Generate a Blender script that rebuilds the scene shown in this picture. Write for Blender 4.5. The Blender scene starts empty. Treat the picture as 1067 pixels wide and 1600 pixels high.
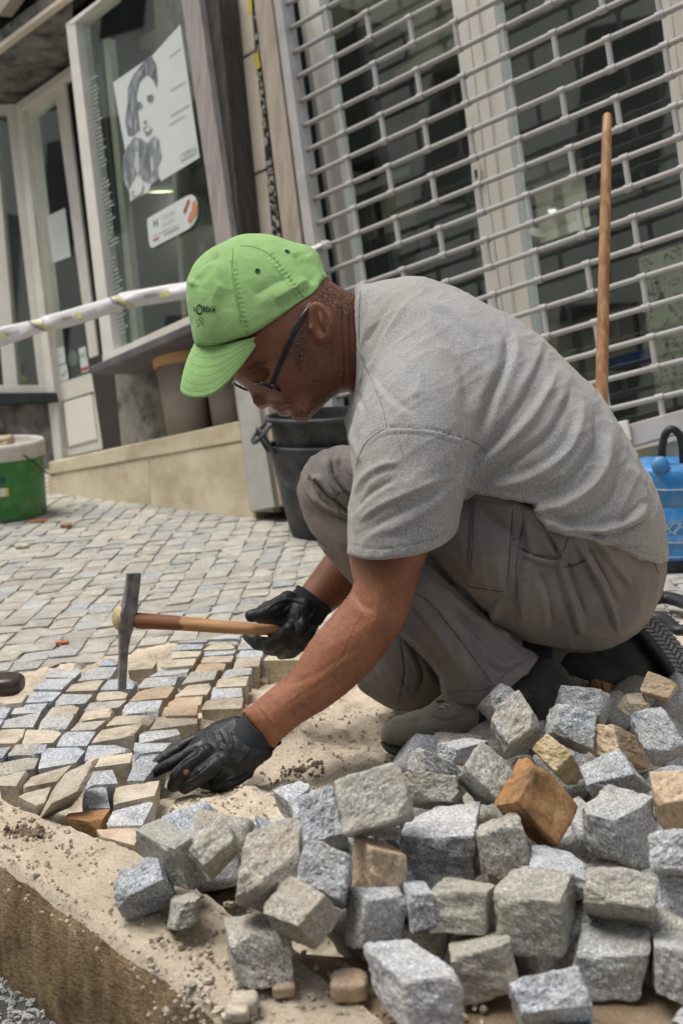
import bpy, math, random
import numpy as np
from mathutils import Matrix, Vector
random.seed(7); np.random.seed(7)
S = bpy.context.scene
# ------------------------------------------------------------------ camera, sky, sun, exposure
F = 2000.0                      # focal length in photograph pixels (1067 x 1600)
gn = np.array([.0533, 1, .1878]); GL = np.linalg.norm(gn); GD = .696
nn = -gn / GL                   # street normal, in camera axes (x right, y down, z forward)
yy = np.array([0, 0, 1.]) - nn * nn[2]; yy /= np.linalg.norm(yy)
xx = np.cross(yy, nn)
R = np.array([xx, yy, nn]); CH = GD / GL
T0 = np.array([0, 0, CH])
def c2w(p): return np.asarray(p, float) @ R.T + T0
def w2c(p): return (np.asarray(p, float) - T0) @ R
def ray(px, py): return np.array([(px - 533.5) / F, (py - 800) / F, 1.])
def C3(px, py, z): return ray(px, py) * z                       # camera axes point
def P3(px, py, z): return c2w(C3(px, py, z))                    # world point
def GC(px, py, h=0.):
    r = ray(px, py); return r * ((GD - h * GL) / (gn @ r))
def GW(px, py, h=0.): return c2w(GC(px, py, h))                 # pixel ray met with the street plane
cd = bpy.data.cameras.new('camera'); cam = bpy.data.objects.new('camera', cd)
S.collection.objects.link(cam); S.camera = cam
cd.sensor_fit = 'VERTICAL'; cd.sensor_height = 36; cd.sensor_width = 24; cd.lens = 45
cd.clip_start = .05; cd.clip_end = 300
M = Matrix.Identity(4)
for i in range(3):
    M[i][0] = R[i, 0]; M[i][1] = -R[i, 1]; M[i][2] = -R[i, 2]; M[i][3] = T0[i]
cam.matrix_world = M
cd.dof.use_dof = True; cd.dof.focus_distance = 1.80; cd.dof.aperture_fstop = 6.3
W = bpy.data.worlds.new('World'); S.world = W; W.use_nodes = True
SUN_EL, SUN_AZ = math.radians(70), math.radians(-80)            # azimuth measured from +Y towards +X
wn = W.node_tree; bg = wn.nodes['Background']
sk = wn.nodes.new('ShaderNodeTexSky'); sk.sky_type = 'NISHITA'; sk.sun_disc = False
sk.sun_elevation = SUN_EL; sk.sun_rotation = SUN_AZ; sk.dust_density = 2.0; sk.air_density = 1.0; sk.ozone_density = 1.0
hs = wn.nodes.new('ShaderNodeHueSaturation'); hs.inputs['Saturation'].default_value = .38      # thin overcast: the blue is washed out
wn.links.new(sk.outputs[0], hs.inputs['Color']); wn.links.new(hs.outputs[0], bg.inputs[0]); bg.inputs[1].default_value = .10
ld = bpy.data.lights.new('sun', 'SUN'); ld.energy = 1.5; ld.angle = math.radians(34); ld.color = (1, .96, .90)
sun = bpy.data.objects.new('sun', ld); S.collection.objects.link(sun)
sd = Vector((math.sin(SUN_AZ) * math.cos(SUN_EL), math.cos(SUN_AZ) * math.cos(SUN_EL), math.sin(SUN_EL)))
sun.rotation_euler = sd.to_track_quat('Z', 'Y').to_euler()
S.view_settings.view_transform = 'Standard'; S.view_settings.look = 'None'; S.view_settings.gamma = 1
S.view_settings.use_curve_mapping = False; S.view_settings.exposure = 1.08
S.cycles.use_denoising = True
S.cycles.max_bounces = 6; S.cycles.diffuse_bounces = 3; S.cycles.glossy_bounces = 3; S.cycles.transmission_bounces = 4
S.cycles.transparent_max_bounces = 8; S.cycles.caustics_reflective = False; S.cycles.caustics_refractive = False

# ------------------------------------------------------------------ materials
MATS = {}
class NT:
    def __init__(s, name):
        s.m = bpy.data.materials.new(name); s.m.use_nodes = True; s.t = s.m.node_tree
        s.b = s.t.nodes['Principled BSDF']; s._co = None
    def n(s, ty, **k):
        x = s.t.nodes.new(ty)
        for a, v in k.items(): setattr(x, a, v)
        return x
    def l(s, a, b): s.t.links.new(a, b)
    def co(s, scale=(1, 1, 1), rnd=True):
        tc = s.n('ShaderNodeTexCoord'); mp = s.n('ShaderNodeMapping'); mp.inputs['Scale'].default_value = scale
        s.l(tc.outputs['Object'], mp.inputs[0])
        if rnd:
            oi = s.n('ShaderNodeObjectInfo'); mu = s.n('ShaderNodeMath', operation='MULTIPLY'); mu.inputs[1].default_value = 37.
            s.l(oi.outputs['Random'], mu.inputs[0]); s.l(mu.outputs[0], mp.inputs['Location'])
        return mp.outputs[0]
    def noise(s, co, scale, det=4, rough=.55, dist=0):
        x = s.n('ShaderNodeTexNoise'); x.inputs['Scale'].default_value = scale; x.inputs['Detail'].default_value = det
        x.inputs['Roughness'].default_value = rough; x.inputs['Distortion'].default_value = dist; s.l(co, x.inputs[0]); return x.outputs[0]
    def vor(s, co, scale, out=1, feat='F1'):
        x = s.n('ShaderNodeTexVoronoi'); x.feature = feat; x.inputs['Scale'].default_value = scale; s.l(co, x.inputs[0]); return x.outputs[out]
    def ramp(s, f, stops, interp='LINEAR'):
        x = s.n('ShaderNodeValToRGB'); x.color_ramp.interpolation = interp; e = x.color_ramp.elements
        while len(e) < len(stops): e.new(.5)
        for i, (p, c) in enumerate(stops):
            e[i].position = p; c = (c, c, c) if isinstance(c, (int, float)) else c; e[i].color = (*c, 1)
        s.l(f, x.inputs[0]); return x.outputs[0]
    def mix(s, f, a, b, mode='MIX'):
        x = s.n('ShaderNodeMixRGB', blend_type=mode)
        for i, v in ((0, f), (1, a), (2, b)):
            if isinstance(v, (int, float)): x.inputs[i].default_value = v if i == 0 else (v, v, v, 1)
            elif isinstance(v, tuple): x.inputs[i].default_value = (*v, 1)
            else: s.l(v, x.inputs[i])
        return x.outputs[0]
    def math(s, op, a, b=None):
        x = s.n('ShaderNodeMath', operation=op)
        for i, v in ((0, a), (1, b)):
            if v is None: continue
            if isinstance(v, (int, float)): x.inputs[i].default_value = v
            else: s.l(v, x.inputs[i])
        return x.outputs[0]
    def rnd(s):
        return s.n('ShaderNodeObjectInfo').outputs['Random']
    def bump(s, h, dist=.001, strength=1.):
        x = s.n('ShaderNodeBump'); x.inputs['Strength'].default_value = strength; x.inputs['Distance'].default_value = dist
        s.l(h, x.inputs['Height'])
        if s.b.inputs['Normal'].links: s.l(s.b.inputs['Normal'].links[0].from_socket, x.inputs['Normal'])
        s.l(x.outputs[0], s.b.inputs['Normal'])
    def col(s, c):
        if isinstance(c, tuple): s.b.inputs['Base Color'].default_value = (*c, 1)
        else: s.l(c, s.b.inputs['Base Color'])
    def rough(s, v, spec=.5):
        if isinstance(v, (int, float)): s.b.inputs['Roughness'].default_value = v
        else: s.l(v, s.b.inputs['Roughness'])
        s.b.inputs['Specular IOR Level'].default_value = spec
def granite(name, base, warm=(.62, .56, .46), dark=.09, amt=.5):
    t = NT(name); co = t.co()
    sp = t.vor(co, 520, 1); bw = t.n('ShaderNodeRGBToBW'); t.l(sp, bw.inputs[0])
    grain = t.ramp(bw.outputs[0], [(0, dark), (.12, dark * 1.8), (.22, base[0] * .72), (.62, base[0]), (.75, base[0] * 1.35), (1, min(.85, base[0] * 1.65))])
    fine = t.ramp(t.noise(co, 520, 2), [(.3, .72), (.7, 1.18)])
    tint = t.mix(1, grain, (1.0, base[1] / base[0], base[2] / base[0]), 'MULTIPLY')
    c = t.mix(1, tint, fine, 'MULTIPLY')
    dirt = t.ramp(t.noise(co, 17, 6, .65), [(.40, 0.), (.62, 1.)]); sp2 = t.ramp(t.noise(co, 38, 5, .6), [(.30, .62), (.48, 1.0), (.75, 1.12)]); c = t.mix(1, c, sp2, 'MULTIPLY')
    c = t.mix(t.math('MULTIPLY', dirt, amt), c, t.mix(.62, c, warm), 'MIX')
    rv = t.ramp(t.rnd(), [(0, (.74, .75, .75)), (.3, (1.0, 1.02, 1.05)), (.6, (.86, .84, .80)), (1, (1.08, 1.07, 1.06))])
    t.col(t.mix(1, c, rv, 'MULTIPLY')); t.rough(.88, .25)
    t.bump(t.noise(co, 75, 7, .70), .0030, .8); t.bump(t.noise(co, 380, 3, .6), .0009, .6)
    return t.m
def limestone(name, a, b, c3, sc=30):
    t = NT(name); co = t.co()
    c = t.ramp(t.noise(co, sc, 6, .6, .6), [(.3, a), (.52, b), (.72, c3)])
    sp = t.ramp(t.noise(co, 260, 4, .7), [(.35, .72), (.6, 1.05)])
    rv = t.ramp(t.rnd(), [(0, (.80, .78, .76)), (.5, (1, .98, .95)), (1, (1.08, 1.06, 1.0))])
    t.col(t.mix(1, t.mix(1, c, sp, 'MULTIPLY'), rv, 'MULTIPLY')); t.rough(.85, .25)
    t.bump(t.noise(co, 60, 6, .65), .003, .8); t.bump(t.noise(co, 380, 3), .0008, .5)
    return t.m
def simple(name, c, rough=.6, spec=.4, var=.12, sc=12, bump=0., bsc=80, metal=0., dirt=None, dsc=6, damt=.5):
    t = NT(name); co = t.co()
    f = t.ramp(t.noise(co, sc, 5), [(.25, 1 - var), (.75, 1 + var)])
    k = t.mix(1, tuple(c), f, 'MULTIPLY')
    if dirt: k = t.mix(t.math('MULTIPLY', t.ramp(t.noise(co, dsc, 7, .65), [(.45, 0.), (.65, 1.)]), damt), k, tuple(dirt))
    t.col(k); t.rough(rough, spec); t.b.inputs['Metallic'].default_value = metal
    if bump: t.bump(t.noise(co, bsc, 5, .6), bump, .8)
    return t.m
M_ = {}
M_['granite'] = granite('granite', (.44, .46, .49))
M_['granite_warm'] = granite('granite_warm', (.43, .415, .385), (.46, .39, .29), .06, .8)
M_['granite_plain'] = granite('granite_olive', (.40, .395, .36), (.42, .37, .29), .15, .8)
M_['lime'] = limestone('limestone', (.36, .30, .22), (.54, .48, .39), (.64, .585, .49))
M_['lime_brown'] = limestone('limestone_brown', (.10, .065, .035), (.40, .22, .10), (.52, .35, .19), 18)
M_['lime_tan'] = limestone('limestone_tan', (.40, .30, .21), (.53, .41, .30), (.62, .52, .40), 20)
M_['lime_lichen'] = limestone('limestone_lichen', (.34, .26, .10), (.52, .42, .26), (.64, .56, .40), 55)
M_['paver'] = limestone('old_paver', (.31, .29, .255), (.42, .40, .36), (.52, .495, .445), 25)
M_['paver_grey'] = granite('old_paver_grey', (.38, .385, .38), (.46, .44, .39), .2, .9)
def sandmat(name, a, b, dk, bumpd=.004):
    t = NT(name); co = t.co((1, 1, 1), False)
    c = t.ramp(t.noise(co, 14, 8, .7), [(.3, a), (.7, b)])
    sp = t.ramp(t.noise(co, 260, 5, .75), [(.32, .55), (.45, .95), (.7, 1.15)])
    st = t.ramp(t.noise(co, 45, 6, .7), [(.60, 0.), (.70, 1.)])
    t.col(t.mix(t.math('MULTIPLY', st, .55), t.mix(1, c, sp, 'MULTIPLY'), dk)); t.rough(.95, .1)
    t.bump(t.noise(co, 150, 7, .75), bumpd, .9); t.bump(t.noise(co, 600, 3, .7), .001, .6); return t.m
M_['sand'] = sandmat('sand', (.66, .545, .41), (.84, .73, .58), (.40, .31, .22))
M_['grout'] = sandmat('dusty_joint_sand', (.30, .28, .24), (.43, .405, .35), (.16, .14, .115), .002)
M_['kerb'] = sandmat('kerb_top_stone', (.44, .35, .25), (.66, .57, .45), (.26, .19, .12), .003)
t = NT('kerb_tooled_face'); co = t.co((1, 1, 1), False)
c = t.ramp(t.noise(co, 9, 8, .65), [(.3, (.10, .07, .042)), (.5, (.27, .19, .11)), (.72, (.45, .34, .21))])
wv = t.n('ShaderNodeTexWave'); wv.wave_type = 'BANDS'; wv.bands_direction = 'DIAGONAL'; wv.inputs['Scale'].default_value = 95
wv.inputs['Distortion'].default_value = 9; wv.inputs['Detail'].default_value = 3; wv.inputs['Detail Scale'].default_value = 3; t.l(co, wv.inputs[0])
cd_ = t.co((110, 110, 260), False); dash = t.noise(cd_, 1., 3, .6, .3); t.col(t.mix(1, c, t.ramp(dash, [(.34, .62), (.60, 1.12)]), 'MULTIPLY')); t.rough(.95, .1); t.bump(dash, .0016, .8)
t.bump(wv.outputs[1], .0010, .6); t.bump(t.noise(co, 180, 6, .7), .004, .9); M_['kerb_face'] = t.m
M_['asphalt'] = sandmat('gritty_asphalt', (.06, .06, .06), (.14, .13, .12), (.03, .03, .03), .004)

# ------------------------------------------------------------------ object helpers
COL = S.collection
def mesh(name, V, Fc, mat=None, smooth=False):
    me = bpy.data.meshes.new(name); V = np.asarray(V, float)
    me.from_pydata([tuple(v) for v in V] if len(V) < 20000 else V.tolist(), [], [tuple(f) for f in Fc] if len(Fc) < 20000 else np.asarray(Fc).tolist())
    if mat is not None: me.materials.append(mat)
    if smooth: me.polygons.foreach_set('use_smooth', [True] * len(me.polygons))
    me.update(); return me
def base_of(o):
    b = np.zeros(3)
    while o is not None: b += np.array(o.location); o = o.parent
    return b
def obj(name, V, Fc, mat, parent=None, smooth=False, **tags):
    V = np.asarray(V, float)
    org = V.mean(0); org[2] = V[:, 2].min()
    me = mesh(name, V - org, Fc, mat, smooth)
    o = bpy.data.objects.new(name, me); COL.objects.link(o)
    o.location = org - (base_of(parent) if parent else 0); o.parent = parent
    for k, v in tags.items(): o[k] = v
    return o
def thing(name, label, cat, loc, group=None):
    o = bpy.data.objects.new(name, None); COL.objects.link(o); o.location = loc; o.empty_display_size = .05
    o['label'] = label; o['category'] = cat
    if group: o['group'] = group
    return o
def join(parts):
    V = []; Fc = []; n = 0
    for v, f in parts:
        v = np.asarray(v); V.append(v); Fc += [tuple(i + n for i in q) for q in f]; n += len(v)
    return np.vstack(V), Fc
def prism(top, bot):
    n = len(top); V = list(top) + list(bot)
    return np.array(V), [tuple(range(n)), tuple(range(2 * n - 1, n - 1, -1))] + [(i, n + i, n + (i + 1) % n, (i + 1) % n) for i in range(n)]
def frame_of(d):
    d = d / (np.linalg.norm(d) + 1e-12); a = np.array([0, 0, 1.]) if abs(d[2]) < .9 else np.array([1., 0, 0])
    u = np.cross(a, d); u /= np.linalg.norm(u); return u, np.cross(d, u)
def tube(pts, r, n=10, cap=True, flat=1., up=None):
    pts = np.asarray(pts, float); m = len(pts); r = np.broadcast_to(r, (m,))
    V = []; pu = None
    for i in range(m):
        d = pts[min(i + 1, m - 1)] - pts[max(i - 1, 0)]; d /= np.linalg.norm(d) + 1e-12
        if pu is None:
            u, v = frame_of(d)
            if up is not None: u = np.cross(up, d); u /= np.linalg.norm(u); v = np.cross(d, u)
        else:
            u = pu - d * (pu @ d); u /= np.linalg.norm(u) + 1e-12; v = np.cross(d, u)
        pu = u
        for k in range(n):
            a = 2 * math.pi * k / n; V.append(pts[i] + r[i] * (math.cos(a) * u + flat * math.sin(a) * v))
    Fc = [(i * n + k, i * n + (k + 1) % n, (i + 1) * n + (k + 1) % n, (i + 1) * n + k) for i in range(m - 1) for k in range(n)]
    if cap: Fc += [tuple(range(n))[::-1], tuple((m - 1) * n + k for k in range(n))]
    return np.array(V), Fc
def lathe(prof, base, n=40, axis=np.array([0, 0, 1.]), a0=0, a1=2 * math.pi):
    u, v = frame_of(axis); V = []; m = len(prof); full = abs(a1 - a0 - 2 * math.pi) < 1e-6; nn_ = n if full else n + 1
    for r, h in prof:
        for k in range(nn_):
            a = a0 + (a1 - a0) * k / n; V.append(base + axis * h + r * (math.cos(a) * u + math.sin(a) * v))
    Fc = [(i * nn_ + k, i * nn_ + (k + 1) % nn_, (i + 1) * nn_ + (k + 1) % nn_, (i + 1) * nn_ + k) for i in range(m - 1) for k in range(nn_ if full else n)]
    return np.array(V), Fc
def catmull(pts, n=6, closed=False):
    P = np.asarray(pts, float); m = len(P); out = []
    for i in range(m if closed else m - 1):
        g = lambda j: P[j % m] if closed else P[min(max(j, 0), m - 1)]
        p0, p1, p2, p3 = g(i - 1), g(i), g(i + 1), g(i + 2)
        for k in range(n):
            t = k / n; out.append(.5 * (2 * p1 + (p2 - p0) * t + (2 * p0 - 5 * p1 + 4 * p2 - p3) * t * t + (3 * p1 - 3 * p2 + p3 - p0) * t ** 3))
    if not closed: out.append(P[-1])
    return np.array(out)
# value noise in numpy
_tab = np.random.RandomState(3).rand(65536)
def _h(i, j, k, s): return _tab[(i * 73856093 ^ j * 19349663 ^ k * 83492791 ^ s * 2654435) & 65535]
def vnoise(P, s=0):
    P = np.asarray(P, float); I = np.floor(P).astype(np.int64); f = P - I; f = f * f * (3 - 2 * f)
    i, j, k = I[..., 0], I[..., 1], I[..., 2]; a, b, c = f[..., 0], f[..., 1], f[..., 2]; r = 0
    for di in (0, 1):
        for dj in (0, 1):
            for dk in (0, 1):
                r = r + _h(i + di, j + dj, k + dk, s) * (a if di else 1 - a) * (b if dj else 1 - b) * (c if dk else 1 - c)
    return r * 2 - 1
def fbm(P, s=0, oct=4, g=.5):
    r = 0; a = 1.
    for o in range(oct): r = r + a * vnoise(np.asarray(P) * 2 ** o + 17.3 * o, s + o); a *= g
    return r
# stone: rounded, chipped and roughened hexahedron.  corner order: index bits x,y,z
def cube_grid(n):
    key = {}; V = []; Fc = []
    def vid(p):
        k = tuple(np.round(p, 6))
        if k not in key: key[k] = len(V); V.append(p)
        return key[k]
    L = np.linspace(-1, 1, n + 1)
    for ax in range(3):
        for sg in (-1, 1):
            a, b = (ax + 1) % 3, (ax + 2) % 3
            for i in range(n):
                for j in range(n):
                    q = []
                    for (ii, jj) in ((0, 0), (1, 0), (1, 1), (0, 1)):
                        p = [0, 0, 0]; p[ax] = sg; p[a] = L[i + ii]; p[b] = L[j + jj]; q.append(vid(tuple(p)))
                    Fc.append(tuple(q) if sg > 0 else tuple(q[::-1]))
    return np.array(V, float), Fc
_grids = {n: cube_grid(n) for n in (2, 3, 4, 6, 8, 18)}
def hexa(c8, seed, n=10, rnd=.14, chips=5, rough=.05, clip=1.28):
    g, Fc = _grids[n]; rs = np.random.RandomState(seed); p = g.copy()
    r = rnd; c = np.clip(p, -(1 - r), 1 - r); d = p - c; L = np.linalg.norm(d, axis=1, keepdims=True); p = c + np.where(L > 1e-9, d / (L + 1e-12) * np.minimum(L, r), 0)
    for k in range(chips):
        nv = rs.choice([-1, 1], 3) * rs.uniform(.25, 1, 3)
        if rs.rand() < .5: nv[rs.randint(3)] *= .15
        nv /= np.linalg.norm(nv); mx = (np.abs(nv)).sum(); dd = mx * rs.uniform(.74, .95)
        e = np.maximum(0, p @ nv - dd); p -= e[:, None] * nv
    off = rs.rand(3) * 50; nrm = p / np.linalg.norm(p, axis=1, keepdims=True)
    p = p + nrm * (rough * (fbm(p * 1.6 + off, seed % 50, 2) + .6 * fbm(p * 5 + off, seed % 50, 3) + (.35 * np.abs(fbm(p * 11 + off, seed % 50, 2)) if n > 9 else 0)))[:, None]
    w = [(1 - p[:, k]) / 2 for k in range(3)]
    V = 0
    for i in range(8):
        b = (i & 1, (i >> 1) & 1, (i >> 2) & 1)
        ww = 1
        for k in range(3): ww = ww * ((1 - w[k]) if b[k] else w[k])
        V = V + ww[:, None] * c8[i][None]
    return V, Fc
def outward(V, Fc):
    v = np.asarray(V); c = v.mean(0); s = 0
    for f in list(Fc)[::max(1, len(Fc) // 40)]:
        a = v[list(f)]; s += np.dot(np.cross(a[1] - a[0], a[2] - a[0]), a.mean(0) - c)
    return list(Fc) if s > 0 else [tuple(f[::-1]) for f in Fc]
# ------------------------------------------------------------------ ground, street, kerb
CR = {'R2': (0, 1000, 2.371), 'R3': (150, 860, 2.602), 'R4': (0, 1250, 2.134), 'R5': (400, 1150, 2.6675), 'R6': (667, 1030, 2.6675),
      'R7': (0, 1160, 3.557), 'N6': (0, 1020, 4.64)}
def px(c, p): o = CR[c]; return (o[0] + p[0] / o[2], o[1] + p[1] / o[2])
def sheet(name, x0, x1, y0, y1, z, mat, **k):
    return obj(name, [(x0, y0, z), (x1, y0, z), (x1, y1, z), (x0, y1, z)], [(0, 1, 2, 3)], mat, kind='structure', **k)
sheet('ground', -60, 60, -40, 40, -.30, M_['asphalt'])
def field(name, x0, x1, y0, y1, st, fz, mat, keep=None, **k):
    xs = np.arange(x0, x1, st); ys = np.arange(y0, y1, st); X, Y = np.meshgrid(xs, ys); Z = fz(X, Y)
    n, m = X.shape; V = np.stack([X, Y, Z], -1).reshape(-1, 3); idx = np.arange(n * m).reshape(n, m)
    q = np.stack([idx[:-1, :-1], idx[:-1, 1:], idx[1:, 1:], idx[1:, :-1]], -1).reshape(-1, 4)
    if keep is not None:
        kk = keep(V[:, 0], V[:, 1]); q = q[kk[q].all(1)]
        us = np.unique(q); mp = -np.ones(len(V), int); mp[us] = np.arange(len(us)); V = V[us]; q = mp[q]
    return obj(name, V, q.tolist(), mat, smooth=True, **k)
def inpoly(x, y, P):
    x = np.asarray(x); y = np.asarray(y); r = np.zeros(x.shape, bool); n = len(P)
    for i in range(n):
        x1, y1 = P[i][:2]; x2, y2 = P[(i + 1) % n][:2]
        if y1 == y2: continue
        r ^= ((y1 > y) != (y2 > y)) & (x < (x2 - x1) * (y - y1) / (y2 - y1) + x1)
    return r
# kerb edge on the street plane (outer) and inner line
K_out = np.array([GW(*p) for p in [(-160, 1243), (0, 1333), (95, 1400), (190, 1468), (270, 1522), (350, 1578), (520, 1700), (760, 1900)]])
K_in = np.array([GW(*p) for p in [(-120, 1180), (0, 1243), (65, 1274), (150, 1302), (240, 1340), (335, 1405), (470, 1500), (690, 1660)]])
kd = K_out[-1] - K_out[0]; kd /= np.linalg.norm(kd)
# sand bed under and beside the laid stones
BK0 = [GW(*p)[:2] for p in [(-250, 1030), (0, 1052), (60, 1048), (95, 1032), (160, 1028), (270, 1002), (420, 990), (620, 975), (1100, 965)]]
def bkdist(X, Y):
    d = np.full(np.shape(X), 9.)
    for (x1, y1), (x2, y2) in zip(BK0[:-1], BK0[1:]):
        dx, dy = x2 - x1, y2 - y1; t_ = np.clip(((X - x1) * dx + (Y - y1) * dy) / (dx * dx + dy * dy), 0, 1); d = np.minimum(d, np.hypot(X - x1 - t_ * dx, Y - y1 - t_ * dy))
    return d
hand = GW(330, 1235); shoe = GW(660, 1165)
def sandz(X, Y):
    P = np.stack([X, Y, X * 0], -1)
    z = -.036 + .012 * fbm(P * 9, 5, 3) + .0075 * fbm(P * 40, 6, 3) + .002 * fbm(P * 150, 8, 2)
    z = z + .020 * np.exp(-((X - hand[0] - .02) ** 2 + (Y - hand[1] - .01) ** 2) / .0035)
    z = z + .012 * np.exp(-((X - shoe[0]) ** 2 + (Y - shoe[1]) ** 2) / .04)
    return np.minimum(z + .034 * np.exp(-(bkdist(X, Y) / .045) ** 2), -.003)
bk = [GW(-250, 1030), GW(0, 1052), GW(60, 1048), GW(95, 1032), GW(160, 1028), GW(270, 1002), GW(420, 990), GW(620, 975), GW(1500, 960)]
sand_poly = [tuple(p[:2]) for p in K_in] + [(2.2, K_in[-1][1])] + [tuple(p[:2]) for p in bk[::-1]]
sc_ = [(p[0], p[1] + .03) for p in bk[::-1]]
field('sand_bed', -1.3, 1.25, .9, 2.95, .0062, sandz, M_['sand'], lambda x, y: inpoly(x, y, [tuple(p[:2]) for p in K_in] + [(2.2, K_in[-1][1])] + sc_), kind='structure')
# kerb: worn top strip and tooled outer face, one long stone with a joint
def kerb():
    n, m = 150, 26; V = []; Fc = []
    def lerpline(Pl, t):
        d = np.r_[0, np.cumsum(np.linalg.norm(np.diff(Pl, axis=0), axis=1))]; d /= d[-1]
        return np.stack([np.interp(t, d, Pl[:, k]) for k in range(3)], -1)
    T = np.linspace(0, 1, n); O = lerpline(K_out, T); I = lerpline(K_in, T)
    side = 14
    for i in range(n):
        e = .006 * vnoise(np.array([T[i] * 24, 0, 0]), 2) + .003 * vnoise(np.array([T[i] * 90, 0, 0]), 4)
        for j in range(m):
            s = j / (m - 1); p = I[i] * (1 - s) + O[i] * s; p = p + (O[i] - I[i]) * 0
            z = -.004 + .003 * vnoise(p * 30, 3) + .002 * vnoise(p * 110, 3); w = max(0, (s - .86) / .14)
            z -= .014 * w ** 2.2 * (1 + .3 * vnoise(p * 22, 9)); p = p.copy(); p[2] = z; V.append(p)
        dout = np.array([-kd[1], kd[0], 0.]); dout = dout if dout @ (O[i] - I[i]) > 0 else -dout
        for j in range(1, side + 1):
            s = j / side; p = O[i] + dout * (.010 * min(1, s * 3) + e + .003 * vnoise(np.array([T[i] * 140, s * 20, 0]), 7)); p[2] = -.018 - s * .235; V.append(p)
    w = m + side
    for i in range(n - 1):
        for j in range(w - 1): Fc.append((i * w + j, i * w + j + 1, (i + 1) * w + j + 1, (i + 1) * w + j))
    V = np.array(V)
    top = [f for k, f in enumerate(Fc) if k % (w - 1) < m - 1]; fac = [f for k, f in enumerate(Fc) if k % (w - 1) >= m - 1]
    def sub(fs):
        us = sorted({i for f in fs for i in f}); mp = {a: b for b, a in enumerate(us)}; return V[us], [tuple(mp[i] for i in f) for f in fs]
    k = thing('kerb', 'long worn sandstone kerb with a tooled brown outer face', 'kerb', O[n // 2] * np.array([1, 1, 0]) + np.array([0, 0, -.25]))
    del k['category']; del k['label']; k['kind'] = 'structure'
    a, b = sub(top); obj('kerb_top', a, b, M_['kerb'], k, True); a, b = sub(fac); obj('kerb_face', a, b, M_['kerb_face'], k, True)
kerb()
# gritty street below the kerb
def peb(c, r, rs):
    g, Fc = _grids[2]; p = g / np.linalg.norm(g, axis=1, keepdims=True) * (1 + .25 * rs.randn(len(g), 1)) * r * rs.uniform(.6, 1.2, 3); return p + c, Fc
def gravel(name, mat, n, region, rr, zf, seed, **tg):
    rs = np.random.RandomState(seed); L = []
    for _ in range(n):
        x, y = region(rs); r = rs.uniform(*rr) * (1 if rs.rand() < .9 else 1.7); L.append(peb(np.array([x, y, zf(x, y) + r * .4]), r, rs))
    a, b = join(L); return obj(name, a, b, mat, kind='stuff', **tg)
outn = np.array([-kd[1], kd[0], 0.]); outn = outn if outn @ (K_out[3] - K_in[3]) > 0 else -outn
def reg_street(rs): p = K_out[0] + (K_out[-1] - K_out[0]) * rs.uniform(0, .5) + outn * rs.uniform(.0, .22); return p[:2]
sheetp = [K_out[0] * [1, 1, 0] - kd * .6, K_out[-1] * [1, 1, 0] + kd * .3, K_out[-1] * [1, 1, 0] + kd * .3 + outn * 3, K_out[0] * [1, 1, 0] - kd * .6 + outn * 3]
obj('road', [p + np.array([0, 0, -.158]) for p in sheetp], [(0, 1, 2, 3)], M_['asphalt'], kind='structure')
gravel('gravel', M_['paver_grey'], 2600, reg_street, (.0015, .0045), lambda x, y: -.158, 5)
def reg_kerb(rs):
    t = rs.rand(); i = int(t * 6.99); a = K_in[i] * (1 - (t * 7 - i)) + K_in[i + 1] * (t * 7 - i); b = K_out[i] * (1 - (t * 7 - i)) + K_out[i + 1] * (t * 7 - i)
    s = rs.beta(1.4, 1.8); return (a * (1 - s) + b * s * .92)[:2]
gravel('stone_chippings', M_['lime'], 750, reg_kerb, (.0008, .0027), lambda x, y: -.004, 6)
def reg_cl(cx, cy, sx, sy):
    def f(rs): p = GW(cx + rs.randn() * sx, cy + rs.randn() * sy); return p[:2]
    return f
M_['dirt'] = simple('dark_soil', (.20, .155, .115), .95, .1, .3, 60, .002)
gravel('dirt', M_['dirt'], 110, reg_cl(42, 1298, 15, 5), (.0012, .0035), lambda x, y: -.003, 7)
gravel('dirt', M_['dirt'], 60, reg_cl(470, 1172, 26, 8), (.0012, .004), lambda x, y: float(sandz(np.array(x), np.array(y))), 8)
def reg_sand(rs): p = GW(rs.uniform(250, 620), rs.uniform(1075, 1290)); return p[:2]
gravel('sand_grit', M_['lime'], 900, reg_sand, (.0007, .0025), lambda x, y: float(sandz(np.array(x), np.array(y))), 9)
def reg_pf(rs): p = GW(rs.uniform(230, 760), rs.uniform(1400, 1600)); return p[:2]
gravel('stone_chippings', M_['lime'], 320, reg_pf, (.001, .004), lambda x, y: -.004, 10)
# loose bigger chips in front of the heap
for i, (x, y, r, mt, lb) in enumerate([(444, 1553, .010, 'lime_tan', 'small pale stone chip against the foot of a granite cube'), (383, 1578, .012, 'lime', 'pale chip lying lowest on the kerb edge'),
        (372, 1592, .010, 'lime', 'pale chip half out of the picture at the kerb edge'), (545, 1555, .016, 'lime_tan', 'flat tan chip between the front granite cubes'),
        (322, 1268, .006, 'dirt', 'dark crumb of mortar on the sand by the glove')]):
    rs = np.random.RandomState(i + 40); p = GW(x, y)
    a, b = hexa(np.array([p + np.array([(1 if k & 1 else -1) * r * 1.1, (1 if k & 2 else -1) * r, (0 if not k & 4 else 1.3 * r)]) for k in range(8)]), i + 3, 6, .4, 8, .1)
    obj('stone_chip', a, outward(a, b), M_[mt], smooth=True, label=lb, category='stone chip', group='loose chips on the kerb')

sl = np.array([GW(*p) for p in [(300, 1385), (470, 1478), (760, 1500), (1180, 1520), (1250, 1900), (700, 1860), (520, 1695), (330, 1560)]]); sl[:, 2] = -.009
obj('paving_slab', sl, [tuple(range(len(sl)))[::-1]], sandmat('worn_brown_slab', (.24, .165, .10), (.42, .32, .215), (.13, .09, .055), .004), kind='structure')
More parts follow.
